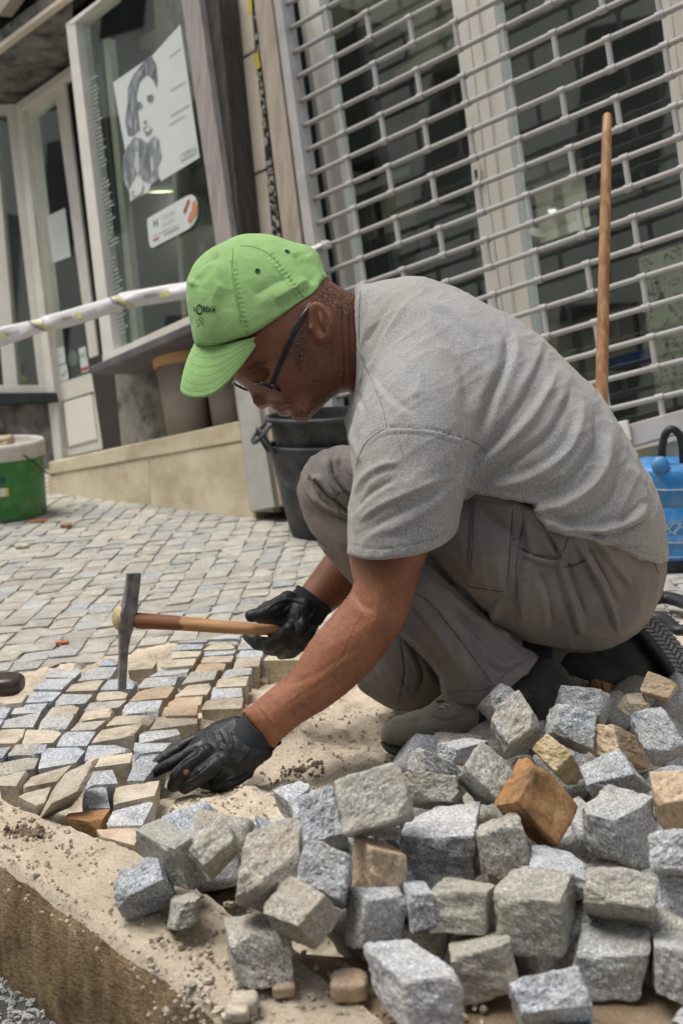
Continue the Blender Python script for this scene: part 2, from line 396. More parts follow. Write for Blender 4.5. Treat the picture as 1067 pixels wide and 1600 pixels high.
# ------------------------------------------------------------------ paving: hand laid stones
pave = bpy.data.objects.new('pavement', None); COL.objects.link(pave); pave['kind'] = 'structure'
rs = np.random.RandomState(11)
def smooth_angle(me, ang=.7):
    me.polygons.foreach_set('use_smooth', [True] * len(me.polygons))
def laid(c, q, ty, n=8, h=None):
    pts = [px(c, p) for p in q]; hh = rs.uniform(-.003, .005) if h is None else h
    T = [GW(p[0], p[1], hh) for p in pts]                       # TL TR BR BL
    ctr = sum(T) / 4; dep = rs.uniform(.050, .062)
    T = [ctr + (p - ctr) * 1.03 + np.array([0, 0, rs.uniform(-.0015, .0015)]) for p in T]
    B = [ctr + (p - ctr) * rs.uniform(.8, .9) + np.array([0, 0, -dep]) for p in T]
    order = [B[3], B[2], B[0], B[1], T[3], T[2], T[0], T[1]]    # x: left/right, y: near/far, z: bottom/top
    a, b = hexa(np.array(order), rs.randint(1e6), n, .05, 4, .020)
    m = {'g': 'granite', 'l': 'lime', 'b': 'lime_brown', 't': 'lime_tan'}[ty]
    if ty == 'l' and rs.rand() < .3: m = 'lime_tan'
    if ty == 'g' and rs.rand() < .2: m = 'granite_warm'
    return obj('cobblestone', a, outward(a, b), M_[m], pave, False)
R7 = [('l', (0,190),(165,150),(105,240),(0,238)), ('l', (180,190),(400,125),(320,215),(125,255)), ('g', (0,110),(225,70),(190,145),(0,180)),
 ('g', (245,35),(490,25),(420,110),(215,145)), ('g', (500,10),(735,5),(700,50),(470,100)), ('l', (500,90),(735,55),(725,110),(450,150)),
 ('g', (452,170),(628,155),(655,225),(470,236)), ('g', (475,248),(590,245),(612,362),(452,368)), ('l', (650,235),(890,197),(860,290),(625,345)),
 ('g', (760,80),(930,48),(800,205),(708,208)), ('g', (630,385),(860,318),(790,455),(592,462)), ('b', (385,390),(612,372),(555,448),(362,420)),
 ('l', (540,490),(800,467),(745,575),(565,522)), ('l', (92,290),(285,243),(250,325),(205,352)), ('g', (750,5),(950,0),(905,42),(745,62)),
 ('g', (75,32),(262,5),(250,52),(47,70)), ('g', (-60,35),(60,20),(15,88),(-80,92))]
N6 = [('l', (0,555),(185,550),(150,655),(-20,655)), ('l', (195,562),(460,560),(385,645),(162,655)), ('g', (45,482),(300,432),(240,540),(0,545)),
 ('g', (120,380),(350,360),(290,425),(80,440)), ('g', (-20,388),(95,382),(35,470),(-60,475)), ('l', (390,385),(590,372),(550,440),(305,465)),
 ('g', (300,470),(545,448),(480,550),(235,555)), ('g', (310,185),(530,180),(450,265),(238,262)), ('g', (230,280),(460,270),(380,350),(172,360)),
 ('g', (370,110),(600,120),(540,175),(335,178)), ('g', (640,105),(850,100),(800,180),(568,200)), ('g', (720,42),(850,45),(850,90),(690,95)),
 ('l', (550,205),(760,190),(700,265),(472,280)), ('g', (460,300),(675,300),(620,365),(382,378)), ('g', (790,190),(1000,185),(960,260),(730,268)),
 ('l', (720,282),(940,275),(910,330),(688,345)), ('g', (660,362),(920,340),(860,395),(612,423)), ('l', (600,432),(835,390),(800,455),(528,512)),
 ('g', (920,370),(1060,345),(1060,430),(878,445)), ('l', (830,467),(1067,450),(1030,508),(768,530)), ('g', (570,500),(770,495),(690,555),(512,560)),
 ('g', (470,577),(700,560),(630,675),(410,680)), ('l', (740,562),(1035,515),(960,600),(667,655)), ('g', (120,667),(310,660),(280,740),(57,742)),
 ('l', (-30,332),(205,287),(160,360),(-60,382)), ('g', (-60,480),(30,480),(-10,545),(-100,548)), ('g', (-200,560),(-30,556),(-40,655),(-230,655)),
 ('g', (-130,390),(-40,388),(-70,470),(-190,472))]
R3 = [('g', (135,615),(270,610),(250,655),(100,668)), ('l', (285,630),(415,628),(410,665),(268,670)), ('l', (82,672),(240,668),(215,695),(42,715)),
 ('l', (250,680),(412,668),(410,702),(220,730)), ('g', (180,737),(330,727),(345,748),(176,785)), ('l', (455,605),(598,598),(592,640),(428,645)),
 ('l', (312,595),(435,588),(425,625),(290,630)), ('g', (480,557),(590,548),(595,590),(460,603)), ('l', (350,540),(485,532),(450,585),(318,592)),
 ('l', (500,520),(620,512),(610,545),(487,555)), ('g', (530,483),(635,477),(628,500),(507,520)), ('l', (580,435),(670,432),(665,468),(547,478)),
 ('l', (190,558),(325,548),(290,600),(137,610)), ('g', (200,515),(335,508),(320,545),(172,556)), ('g', (370,495),(495,488),(480,525),(342,543)),
 ('l', (420,462),(530,455),(520,485),(402,493)), ('g', (250,483),(385,473),(370,500),(217,514)), ('l', (140,455),(250,450),(230,480),(132,485)),
 ('l', (275,445),(410,437),(395,468),(262,475)), ('l', (300,412),(430,408),(415,433),(287,440)), ('l', (440,430),(560,425),(550,450),(422,460)),
 ('g', (445,405),(570,402),(560,420),(432,427)), ('g', (590,404),(680,405),(675,430),(572,435)), ('g', (330,380),(440,378),(430,400),(312,405)),
 ('l', (460,385),(565,382),(560,400),(437,402)), ('g', (470,368),(580,362),(575,380),(448,384)), ('g', (590,377),(690,375),(680,398),(577,402)),
 ('l', (700,420),(820,420),(820,442),(682,446)), ('g', (345,358),(460,352),(450,372),(330,376)), ('l', (600,355),(700,352),(695,370),(590,373)),
 ('g', (480,346),(590,342),(585,358),(468,362)), ('l', (710,350),(800,348),(810,375),(700,378))]
for L, c in ((R7, 'R7'), (N6, 'N6'), (R3, 'R3')):
    for q in L: laid(c, q[1:], q[0])
# old worn paving behind and around
sg = 1
D1 = GW(75, 1048) - GW(17, 1117); D1 /= np.linalg.norm(D1)      # running joints
D2 = np.array([D1[1], -D1[0], 0]); D2 = D2 / np.linalg.norm(D2)
D2 = D2 * .94 + D1 * .25; D2 /= np.linalg.norm(D2)
wall_y = None
oldpoly = [tuple(p[:2]) for p in bk] + [(3.5, 2.6), (3.5, 4.8), (-3.5, 5.2), (-3.5, 2.6)]
gp = [np.array([p[0], p[1], -.0042]) for p in oldpoly]
obj('paving_joints', gp, [tuple(range(len(gp)))[::-1]], M_['grout'], kind='structure')
obj('paving_base', [(-3.5, 1.2, -.012), (-1.02, 1.2, -.012), (-1.02, 2.75, -.012), (-3.5, 2.75, -.012)], [(0, 1, 2, 3)], M_['grout'], kind='structure')
near = []; o0 = GW(270, 900)
for i in range(-66, 66):
    t = -4 + rs.rand() * .08; wd = .056
    while t < 4:
        ln = rs.uniform(.045, .078); cc = o0 + D2 * (i * wd) + D1 * (t + ln / 2) ; t += ln
        if inpoly(np.array([cc[0]]), np.array([cc[1]]), oldpoly)[0]:
            q = w2c(cc); u = q[0] / q[2] * F + 533.5; v = q[1] / q[2] * F + 800
            if -60 < u < 1130 and 740 < v < 1100: near.append((q[2], cc, ln, u, v))
def hidden(u, v): return (520 < u < 1000 and v > 880) or (560 < u < 1010 and v > 690)
vis = [s for s in near if not hidden(s[3], s[4])]; hid = [s for s in near if hidden(s[3], s[4])]
vis.sort(key=lambda s: s[0])
def oldstone(s):
    _, cc, ln, u, v = s; j = lambda k: rs.uniform(-k, k)
    hw = .0268 + j(.003); hl = ln / 2 - .001; z = j(.0011)
    P = []
    for k in range(8):
        a = (1 if k & 1 else -1) * hw + j(.0042); b = (1 if k & 2 else -1) * hl + j(.005)
        P.append(cc + D2 * a + D1 * b + np.array([0, 0, (z + j(.0010)) if k & 4 else -.03]))
    a, b = hexa(np.array(P), rs.randint(1e6), 3 if s[0] < 9 else 2, .07, 2, .02); return a, outward(a, b)
NB = 300 - (len(R7) + len(N6) + len(R3)); pal = ['paver', 'paver', 'paver', 'paver_grey', 'lime']
for s in vis[:NB]:
    a, b = oldstone(s); obj('cobblestone', a, b, M_[pal[rs.randint(4)]], pave, False)
rest = vis[NB:] + hid
for mi in range(2):
    a, b = join([oldstone(s) for s in rest if rs.rand() < 2 and (int(s[3] * 7 + s[4]) % 2 == mi)])
    o = obj('cobblestones', a, b, M_[['paver', 'paver_grey'][mi]], pave, False); o['kind'] = 'stuff'
print('old paving', len(vis), len(hid))

# ------------------------------------------------------------------ the heap of loose stones
def solve(J, A, B, C, zJ, s0):
    g = np.linspace(0, .105, 22); a, b, c = np.meshgrid(g, g, g, indexing='ij')
    P = C3(*J, zJ)
    def e(p, d): r = ray(*p); z = zJ + d; return np.stack([r[0] * z - P[0], r[1] * z - P[1], z - zJ], -1)
    ea, eb, ec = e(A, a), e(B, b), e(C, c); n = lambda v: np.sqrt((v * v).sum(-1)) + 1e-9
    cs = lambda u, v: ((u * v).sum(-1) / n(u) / n(v)) ** 2
    cost = cs(ea, eb) + cs(eb, ec) + cs(ea, ec) + .13 * (np.log(n(ea) / s0) ** 2 + np.log(n(eb) / s0) ** 2 + np.log(n(ec) / s0) ** 2)
    i = np.unravel_index(np.argmin(cost), cost.shape); return P, ea[i], eb[i], ec[i]
def pile(c, J, A, B, C, h, mt, label, s0=.075, seed=0, chips=6, n=18, rough=.05):
    J, A, B, C = [px(c, p) for p in (J, A, B, C)]
    for it in range(5 if h <= .075 else 1):          # low stones are let down until they touch what lies under them
        zJ = GC(*J, h)[2]; P, a, b, e = solve(J, A, B, C, zJ, s0); mz = min(c2w(P + (a if k & 1 else 0) + (b if k & 2 else 0) + (e if k & 4 else 0))[2] for k in range(8))
        if h <= .075 and it < 4: h = min(max(h - (mz + .010), .03), .115)
    r_ = np.random.RandomState(seed + 5)
    c8 = []
    for k in range(8):
        p = P + (a if k & 1 else 0) + (b if k & 2 else 0) + (e if k & 4 else 0)
        far = bin(k).count('1'); c8.append(c2w(p + r_.randn(3) * (.0016 if far < 2 else .004)))
    c8 = np.array(c8); cc = c8.mean(0); c8 = cc + (c8 - cc) * 1.05
    V, Fc = hexa(c8, seed, n, .075, chips, rough)
    V[:, 2] = np.maximum(V[:, 2], -.036)
    return obj('loose_cobblestone', V, outward(V, Fc), M_[mt], smooth=False, label=label, category='cobblestone', group='loose paving stones in the heap')
PILE = [
 ('R6',(380,597),(475,425),(548,772),(268,605),.125,'lime_brown','dark-edged stone with one square rusty orange face, tilted on its corner'),
 ('R5',(895,425),(595,432),(925,283),(893,625),.085,'granite','broad granite cube left of the pale upright stone, bright top'),
 ('R6',(318,370),(472,262),(243,245),(342,428),.10,'granite_warm','big bright granite block leaning in front of the grey shoe heel'),
 ('R6',(330,255),(400,170),(245,160),(300,300),.085,'granite','speckled granite stone peeping out behind the big bright block'),
 ('R6',(728,238),(545,205),(742,128),(715,300),.085,'granite','flat-topped granite stone highest beside the dark rear boot'),
 ('R6',(690,372),(532,300),(700,228),(640,400),.095,'granite','bright speckled granite stone just below the flat-topped one'),
 ('R6',(590,405),(655,470),(490,305),(540,470),.10,'lime_lichen','tan stone with yellow lichen crust above the orange face'),
 ('R6',(790,400),(945,465),(775,268),(665,400),.09,'lime_tan','tall tan wedge of limestone beside the lichen stone'),
 ('R6',(925,400),(828,235),(1075,345),(945,450),.11,'granite','large grey granite block at the upper right edge of the heap'),
 ('R6',(1000,150),(895,130),(1040,90),(1000,175),.10,'lime_tan','flat slab of cream limestone under the rear boot'),
 ('R6',(930,185),(840,190),(900,140),(925,230),.085,'lime','small angular cream stone left of the flat slab'),
 ('R6',(745,175),(690,150),(740,100),(790,190),.075,'lime_brown','small brown stone beside the rear boot'),
 ('R6',(855,105),(787,105),(860,72),(850,140),.07,'lime','little cream stone just below the rear boot sole'),
 ('R6',(852,465),(668,540),(800,372),(925,558),.115,'granite','pointed granite stone right of the orange face'),
 ('R6',(822,682),(634,632),(935,580),(832,865),.105,'granite','hefty granite cube below the pointed one, dark right side'),
 ('R6',(1100,590),(950,592),(1085,465),(1100,700),.115,'lime_tan','cream limestone block cut by the right edge of the photo, brown front'),
 ('R6',(1110,880),(950,865),(1100,700),(1110,920),.10,'granite','granite stone at the right edge with a sloping bright face'),
 ('R6',(1100,1105),(968,1098),(1085,910),(1100,1130),.075,'granite','flat granite face at the right edge, second from the bottom'),
 ('R6',(933,1042),(657,1000),(953,890),(925,1125),.085,'granite_plain','olive-grey stone behind the front right granite cube'),
 ('R6',(920,1215),(642,1192),(910,1100),(885,1428),.075,'granite','front right granite cube with bright top and rough dark face'),
 ('R6',(1110,1215),(950,1185),(1090,1115),(1100,1450),.07,'granite','granite cube lowest at the right edge'),
 ('R6',(550,1012),(287,1000),(605,888),(592,1258),.09,'granite_plain','olive-grey cube in the middle of the heap below the small speckled stone'),
 ('R6',(655,890),(438,858),(640,812),(660,985),.085,'granite','small speckled granite stone wedged behind the olive-grey cube'),
 ('R6',(392,678),(215,735),(372,640),(448,910),.12,'granite_warm','pale upright stone leaning to the left with an orange spot'),
 ('R6',(235,976),(18,968),(292,942),(242,1142),.085,'granite_plain','squarish pale olive stone with a bright top, left of the big olive cube'),
 ('R6',(348,1190),(98,1242),(330,1128),(385,1380),.07,'granite_plain','low flat-topped olive stone in the front row'),
 ('R6',(400,1492),(688,1462),(345,1348),(405,1570),.065,'granite','bright granite slab near the bottom edge'),
 ('R6',(620,1580),(780,1570),(470,1475),(640,1640),.05,'granite','granite stone cut off by the bottom edge beside the bright slab'),
 ('R6',(1080,1560),(1180,1530),(1010,1490),(1080,1620),.05,'granite','granite corner at the very bottom right'),
 ('R5',(607,1015),(858,1008),(440,852),(642,1232),.085,'granite','largest granite block at the front of the heap'),
 ('R5',(204,478),(378,424),(147,270),(215,505),.08,'granite','pale stone standing on edge left of the biggest upright slab'),
 ('R5',(378,402),(652,330),(330,178),(395,430),.125,'granite_plain','biggest pale upright slab at the top left of the heap'),
 ('R5',(868,268),(650,268),(832,163),(866,310),.095,'granite_plain','flat pale stone lying just right of the biggest slab'),
 ('R6',(285,578),(372,466),(148,450),(238,622),.11,'granite_plain','pale stone with a dark lower face left of the orange one'),
 ('R6',(128,378),(242,342),(58,348),(118,445),.09,'granite','white granite stone below the toe of the grey shoe'),
 ('R5',(690,60),(845,125),(640,45),(700,170),.09,'granite','speckled granite wedge in front of the shoe toe'),
 ('R4',(797,300),(990,250),(815,110),(795,388),.105,'granite_warm','large granite stone with a white chipped left corner'),
 ('R4',(702,238),(788,140),(632,163),(712,262),.085,'granite_plain','dark speckled stone with a diamond-shaped face'),
 ('R4',(565,160),(650,125),(455,95),(602,303),.08,'granite_plain','tall stone at the left end of the heap behind the front corner one'),
 ('R4',(545,264),(383,340),(520,182),(592,335),.065,'granite','leftmost granite stone on the kerb'),
 ('R4',(668,332),(583,345),(645,306),(655,430),.045,'granite_plain','small rounded stone beside the leftmost granite stone'),
 ('R5',(170,795),(273,668),(32,728),(252,885),.085,'granite_warm','granite stone with a tan broken side, behind the kerb-edge cube'),
 ('R4',(962,448),(762,450),(925,383),(972,612),.07,'granite_warm','grey cube standing at the kerb edge with a rusty rim'),
 ('R5',(362,680),(175,600),(385,488),(378,720),.09,'granite','granite stone left of the tan pointed one'),
 ('R5',(490,462),(630,492),(398,412),(472,668),.115,'lime_tan','tan pointed limestone standing on two others'),
 ('R5',(470,690),(642,678),(390,640),(435,900),.085,'granite','granite cube carrying the tan pointed stone'),
 ('R5',(735,652),(632,660),(705,600),(740,795),.085,'granite','dark granite stone in the gap right of the tan pointed one'),
 ('R5',(600,392),(490,400),(592,362),(600,440),.09,'granite_plain','thin edge of a stone showing beneath the biggest slab'),
 ('R5',(140,275),(232,215),(72,232),(145,375),.06,'granite','granite stone beside the sand at the left of the heap'),
 ('R5',(30,400),(185,470),(0,335),(60,560),.08,'granite','granite stone between the sand and the chipped one'),
]
for i, r_ in enumerate(PILE):
    s0 = .075
    pile(*r_, seed=100 + i * 7, s0=s0, chips=7, rough=.062)
_P = C3(80, 1256, 1.655); _a = C3(137, 1229, 1.668) - _P; _b = C3(112, 1190, 1.725) - _P; _c = C3(57, 1287, 1.70) - _P
V, Fc = hexa(np.array([c2w(_P + (_a if k & 1 else 0) + (_b * .75 if k & 2 else 0) + (_c if k & 4 else 0)) for k in range(8)]), 77, 18, .06, 5, .05); V[:, 2] = np.maximum(V[:, 2], -.03)
obj('loose_cobblestone', V, outward(V, Fc), M_['lime'], smooth=False, label='tan wedge of limestone tipped over the kerb beside the laid stones, dark front', category='cobblestone', group='loose paving stones in the heap')
# stones lying deeper in the heap, seen in its gaps
rs = np.random.RandomState(21)
deep = [(700, 1240), (760, 1300), (640, 1290), (575, 1340), (600, 1420), (680, 1400), (790, 1400), (850, 1330), (905, 1310), (880, 1400), (960, 1395), (1010, 1330),
        (1045, 1250), (990, 1220), (930, 1200), (880, 1210), (830, 1150), (770, 1180), (720, 1200), (1030, 1150), (1060, 1110), (960, 1130), (900, 1090), (520, 1290),
        (470, 1370), (540, 1380), (350, 1330), (330, 1345), (1050, 1400), (1040, 1480), (940, 1480), (850, 1480), (790, 1350), (720, 1360), (810, 1240), (660, 1200), (1090, 1190), (1000, 1100), (1100, 1300),
        (1065, 1080), (1010, 1065), (1130, 1400), (500, 1330), (430, 1330), (560, 1290), (560, 1440), (640, 1470), (740, 1470), (300, 1320), (590, 1380), (730, 1310), (1020, 1420)]
for i, (x, y) in enumerate(deep):
    p = GW(x, y, .01); s = rs.uniform(.030, .038); q = Matrix.Rotation(rs.uniform(0, 6), 3, Vector(rs.randn(3)))
    c8 = np.array([p + np.array(q @ Vector([(1 if k & 1 else -1) * s, (1 if k & 2 else -1) * s * rs.uniform(.8, 1.1), (1 if k & 4 else -1) * s])) for k in range(8)])
    V, Fc = hexa(c8, i + 900, 6, .16, 5, .06); V[:, 2] = np.maximum(V[:, 2], -.04)
    obj('loose_cobblestone', V, outward(V, Fc), M_[['granite', 'granite_plain', 'granite_warm', 'granite'][i % 4]], smooth=True,
        label='stone lying deep in the heap between the larger cubes', category='cobblestone', group='stones deep in the heap')
# small things on the paving
def blob(name, p, r, mt, lb, cat, sq=(1, 1, .5), seed=0, n=6):
    V, Fc = hexa(np.array([p + np.array([(1 if k & 1 else -1) * r * sq[0], (1 if k & 2 else -1) * r * sq[1], (2 if k & 4 else 0) * r * sq[2]]) for k in range(8)]), seed, n, .6, 3, .05)
    return obj(name, V, outward(V, Fc), M_[mt], smooth=True, label=lb, category=cat)
M_['terracotta'] = simple('terracotta', (.45, .16, .07), .8, .2, .2, 30)
M_['brown_glaze'] = simple('dark_brown_stone', (.045, .028, .022), .35, .5, .4, 20, .001, 60)
blob('stone', GW(2, 1084), .037, 'brown_glaze', 'smooth dark brown rounded stone lying on the laid stones at the left edge', 'stone', (1.1, .8, .45), 3)
blob('brick_chip', GW(98, 1006), .010, 'terracotta', 'small orange brick chip on the old paving left of the hammer', 'brick chip', (1.3, .6, .3), 4)
blob('brick_chip', GW(60, 815), .022, 'terracotta', 'rusty brick flake on the paving below the green bucket', 'brick chip', (1.3, .5, .12), 5)
blob('pebble', GW(104, 824), .016, 'lime_brown', 'brown pebble on the paving right of the green bucket', 'pebble', (1, .8, .35), 6)
blob('pebble', GW(35, 856), .016, 'lime', 'pale pebble on the paving below the bucket', 'pebble', (1.1, .8, .3), 7)
blob('pebble', GW(392, 800), .018, 'dirt', 'dark clod at the foot of the grey post', 'pebble', (1, .8, .5), 8)
# ------------------------------------------------------------------ shop fronts (planes in camera axes, then to world)
unit = lambda v: np.asarray(v, float) / np.linalg.norm(v)
Ud = unit(ray(-1671, 1260)) * -1                                # along the wall, towards the right
Vd = unit([.125, 1, -.02])                                      # down the wall
class Plane:
    def __init__(s, P0, U, V):
        s.P0 = np.asarray(P0, float); s.N = unit(np.cross(U, V)); s.N = s.N if s.N @ s.P0 < 0 else -s.N; s.U = U; s.V = V
    def c(s, x, y, off=0.):
        r = ray(x, y); p0 = s.P0 + s.N * off; return r * ((s.N @ p0) / (s.N @ r))
    def w(s, x, y, off=0.): return c2w(s.c(x, y, off))
WA = Plane(GC(390, 795), Ud, Vd)
WB = Plane(WA.c(26, 161, -.30), unit([1, .03, -.12]), Vd)       # short return of the doorway, turned to the street
def slab(name, poly, off, th, mat, parent=None, pl=WA, **tg):
    T = [pl.w(x, y, off) for x, y in poly]; d = R @ (pl.N * -th)
    V, Fc = prism(T, [p + d for p in T]); return obj(name, V, outward(V, Fc), mat, parent, **tg)
def bev(o, w=.002, seg=2):
    m = o.modifiers.new('bevel', 'BEVEL'); m.width = w; m.segments = seg; m.limit_method = 'ANGLE'; return o
M_['white_paint'] = simple('cream_white_paint', (.76, .725, .655), .5, .4, .06, 10, dirt=(.55, .49, .41), dsc=8, damt=.35)
M_['white_alu'] = simple('white_door_profile', (.86, .82, .74), .4, .4, .05, 8, dirt=(.72, .66, .55), dsc=9, damt=.3)
M_['grille'] = simple('grey_enamel_tube', (.42, .41, .40), .6, .3, .06, 20, dirt=(.40, .36, .31), dsc=30, damt=.4)
M_['metal_light'] = simple('pale_metal_guide', (.48, .45, .44), .45, .5, .08, 12, dirt=(.3, .27, .25), dsc=10)
M_['gap'] = simple('dark_gap', (.012, .014, .018), .8, .2)
M_['dark_stone'] = simple('dark_mottled_stone', (.23, .22, .20), .75, .3, .3, 14, .002, 60, dirt=(.045, .04, .036), dsc=11, damt=.9)
M_['ledge'] = simple('grey_slate_ledge', (.105, .10, .11), .6, .4, .2, 16, .001, 80, dirt=(.19, .18, .18), dsc=12)
M_['black_ledge'] = simple('blackened_ledge', (.03, .032, .036), .7, .3, .3, 20, .001, 80)
M_['wall_slab'] = simple('pale_sandstone_slab', (.70, .61, .50), .8, .2, .10, 9, .001, 90, dirt=(.55, .45, .36), dsc=5, damt=.6)
M_['plinth'] = simple('stained_plinth_stone', (.66, .57, .41), .85, .2, .14, 8, .0015, 70, dirt=(.42, .34, .22), dsc=7, damt=.7)
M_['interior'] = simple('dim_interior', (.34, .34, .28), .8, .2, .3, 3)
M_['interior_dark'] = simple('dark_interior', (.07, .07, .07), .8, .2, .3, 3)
def woodgrain(name, a, b, ax=2, sc=5, rough=.7):
    t = NT(name); s = [60, 60, 60]; s[ax] = 3; co = t.co(tuple(s))
    t.col(t.ramp(t.noise(co, 1.2, 6, .6, .4), [(.3, a), (.7, b)])); t.rough(rough, .3); t.bump(t.noise(co, 2.4, 5), .0012, .6); return t.m
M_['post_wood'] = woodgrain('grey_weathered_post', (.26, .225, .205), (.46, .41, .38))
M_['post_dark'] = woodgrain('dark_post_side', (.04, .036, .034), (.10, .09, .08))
M_['post_tan'] = woodgrain('tan_wooden_jamb', (.30, .25, .20), (.50, .43, .35))
M_['post_stone'] = simple('grey_base_post', (.46, .45, .41), .8, .2, .12, 14, .001, 70, dirt=(.32, .30, .26), dsc=10)
M_['clay'] = simple('orange_clay', (.60, .36, .18), .8, .2, .15, 12, .001, 60)
M_['clay_grey'] = simple('greyed_clay', (.38, .32, .28), .8, .2, .15, 12, .001, 60)
def glassmat(name, ior=1.6, tint=(.9, .95, .92)):
    m = bpy.data.materials.new(name); m.use_nodes = True; t = m.node_tree; t.nodes.clear(); n = t.nodes.new
    o = n('ShaderNodeOutputMaterial'); mx = n('ShaderNodeMixShader'); tr = n('ShaderNodeBsdfTransparent'); g = n('ShaderNodeBsdfGlossy'); fr = n('ShaderNodeFresnel')
    fr.inputs[0].default_value = ior; tr.inputs[0].default_value = (*tint, 1); g.inputs['Roughness'].default_value = .01; g.inputs[0].default_value = (.92, .97, .93, 1)
    ge = n('ShaderNodeNewGeometry'); iv = n('ShaderNodeMath'); iv.operation = 'SUBTRACT'; iv.inputs[0].default_value = 1; t.links.new(ge.outputs['Backfacing'], iv.inputs[1]); mu = n('ShaderNodeMath'); mu.operation = 'MULTIPLY'; t.links.new(fr.outputs[0], mu.inputs[0]); t.links.new(iv.outputs[0], mu.inputs[1]); t.links.new(mu.outputs[0], mx.inputs[0]); t.links.new(tr.outputs[0], mx.inputs[1]); t.links.new(g.outputs[0], mx.inputs[2]); t.links.new(mx.outputs[0], o.inputs[0]); return m
M_['glass'] = glassmat('window_glass', 2.3); M_['lens'] = glassmat('lens_glass', 1.7)

# --- right shop: rolling grille
b0 = WA.c(392, 640, .0)
gr = thing('security_grille', 'grey tubular rolling security grille closed over the shop front', 'security grille', c2w(WA.c(760, 850, .02)))
OFF = .02
Q0 = WA.c(442, 11, OFF); Q9 = WA.c(489.5, 352.5, OFF); dv = (Q9 - Q0) / 9
Vg = unit(dv)
def uof(x, y, k): # distance along bar k of the point seen at pixel x
    L = Q0 + dv * k; t0, t1 = 0., 4.
    for _ in range(40):
        tm = (t0 + t1) / 2; p = L + Ud * tm; u = p[0] / p[2] * F + 533.5
        if u < x: t0 = tm
        else: t1 = tm
    return tm
u0 = uof(509.4, 0, 1); u3 = uof(710, 0, 4); du = (u3 - u0) / 3
NBAR = 21; bars = []
bm_v, bm_f = tube([np.zeros(3), (R @ Ud) * 3.0], .0070, 10)
bme = mesh('bar', bm_v, bm_f, M_['grille'], True)
for k in range(-3, NBAR):
    L = Q0 + dv * k; o = bpy.data.objects.new('bar', bme); COL.objects.link(o); o.parent = gr
    o.location = c2w(L - Ud * .012) - base_of(gr); bars.append(o)
lv, lf = join([tube([(R @ Vg) * .002, (R @ dv) - (R @ Vg) * .002], .0072, 8, False), tube([-(R @ Ud) * .011, (R @ Ud) * .011], .0094, 10, False), tube([(R @ dv) - (R @ Ud) * .011, (R @ dv) + (R @ Ud) * .011], .0094, 10, False)])
lme = mesh('link', lv, lf, M_['grille'], True)
for k in range(-3, NBAR - 1):
    for j in range(0, 12):
        if (j + k) % 2 == 0: continue
        L = Q0 + dv * k + Ud * (u0 + du * j); u = L[0] / L[2] * F + 533.5; v = L[1] / L[2] * F + 800
        if u > 1130: continue
        if 575 < u < 930 and v > 560 + (u - 640) * .35 and False: continue
        o = bpy.data.objects.new('link', lme); COL.objects.link(o); o.parent = gr; o.location = c2w(L) - base_of(gr)
# bottom rail of the grille with its bolt, and the threshold
bev(slab('bottom_rail', [(560, 780), (1130, 622), (1136, 655), (566, 820)], .035, .03, M_['metal_light'], gr))
bev(slab('guide_rail', [(424, -20), (436, -20), (500, 440), (536, 800), (520, 800), (484, 440)], .045, .05, M_['metal_light'], gr))
slab('guide_slot', [(436, -20), (444, -20), (508, 440), (543, 800), (536, 800), (500, 440)], .0, .05, M_['gap'], gr)
bev(slab('lock_plate', [(895, 676), (978, 656), (985, 688), (902, 712)], .05, .01, M_['white_paint'], gr))
c_ = WA.c(977, 688, .055); v_, f_ = lathe([(0, .008), (.005, .007), (.007, .003), (.0075, 0)], c2w(c_), 12, R @ WA.N); obj('bolt', v_, f_, M_['metal_light'], gr, True)
st = slab('step', [(430, 838), (1140, 668), (1170, 960), (470, 960)], .01, .3, M_['plinth']); st['label'] = 'beige stone step under the closed grille'; st['category'] = 'step'
# --- glazed door behind the grille
gd = thing('shop_door', 'white double door with dark glass behind the closed grille', 'door', c2w(WA.c(760, 850, -.16)))
o_ = -.13
def stile(nm, x0, x1, a, b, off=o_, th=.05, mt='white_alu', par=gd, y0=-30, y1=800):
    # vertical member between pixel columns x0..x1 at y=0, leaning by slope a (left) and b (right)
    return bev(slab(nm, [(x0 + a * y0, y0), (x1 + b * y0, y0), (x1 + b * y1, y1), (x0 + a * y1, y1)], off, th, M_[mt], par))
stile('door_frame', 446, 458, .135, .135, o_ + .03, .06, 'post_tan'); stile('door_frame', 459, 473, .135, .135, o_ + .02); stile('door_frame', 474, 498, .135, .132, o_)
stile('stile', 705, 727, .118, .118); stile('stile', 728, 744, .118, .118, o_ + .01); stile('stile', 745, 770, .118, .118)
stile('stile', 1029, 1046, .118, .118); stile('door_frame', 1047, 1110, .118, .118, o_ + .02)
for xa, xb in ((498, 705), (770, 1029)):
    slab('glass', [(xa, -30), (xb, -30), (xb + .118 * 800, 800), (xa + .12 * 800, 800)], o_ - .02, .006, M_['glass'], gd)
bev(slab('bottom_rail', [(590, 800), (1120, 640), (1126, 700), (600, 860)], o_, .05, M_['white_alu'], gd))
kh = bev(slab('lock_plate', [(735, 258), (748, 253), (751, 286), (738, 291)], o_ + .013, .004, M_['white_paint'], gd), .001)
slab('keyhole', [(740.5, 266), (744, 264.5), (745, 271), (744.5, 278), (742, 280), (741.5, 272)], o_ + .0145, .001, M_['gap'], kh)
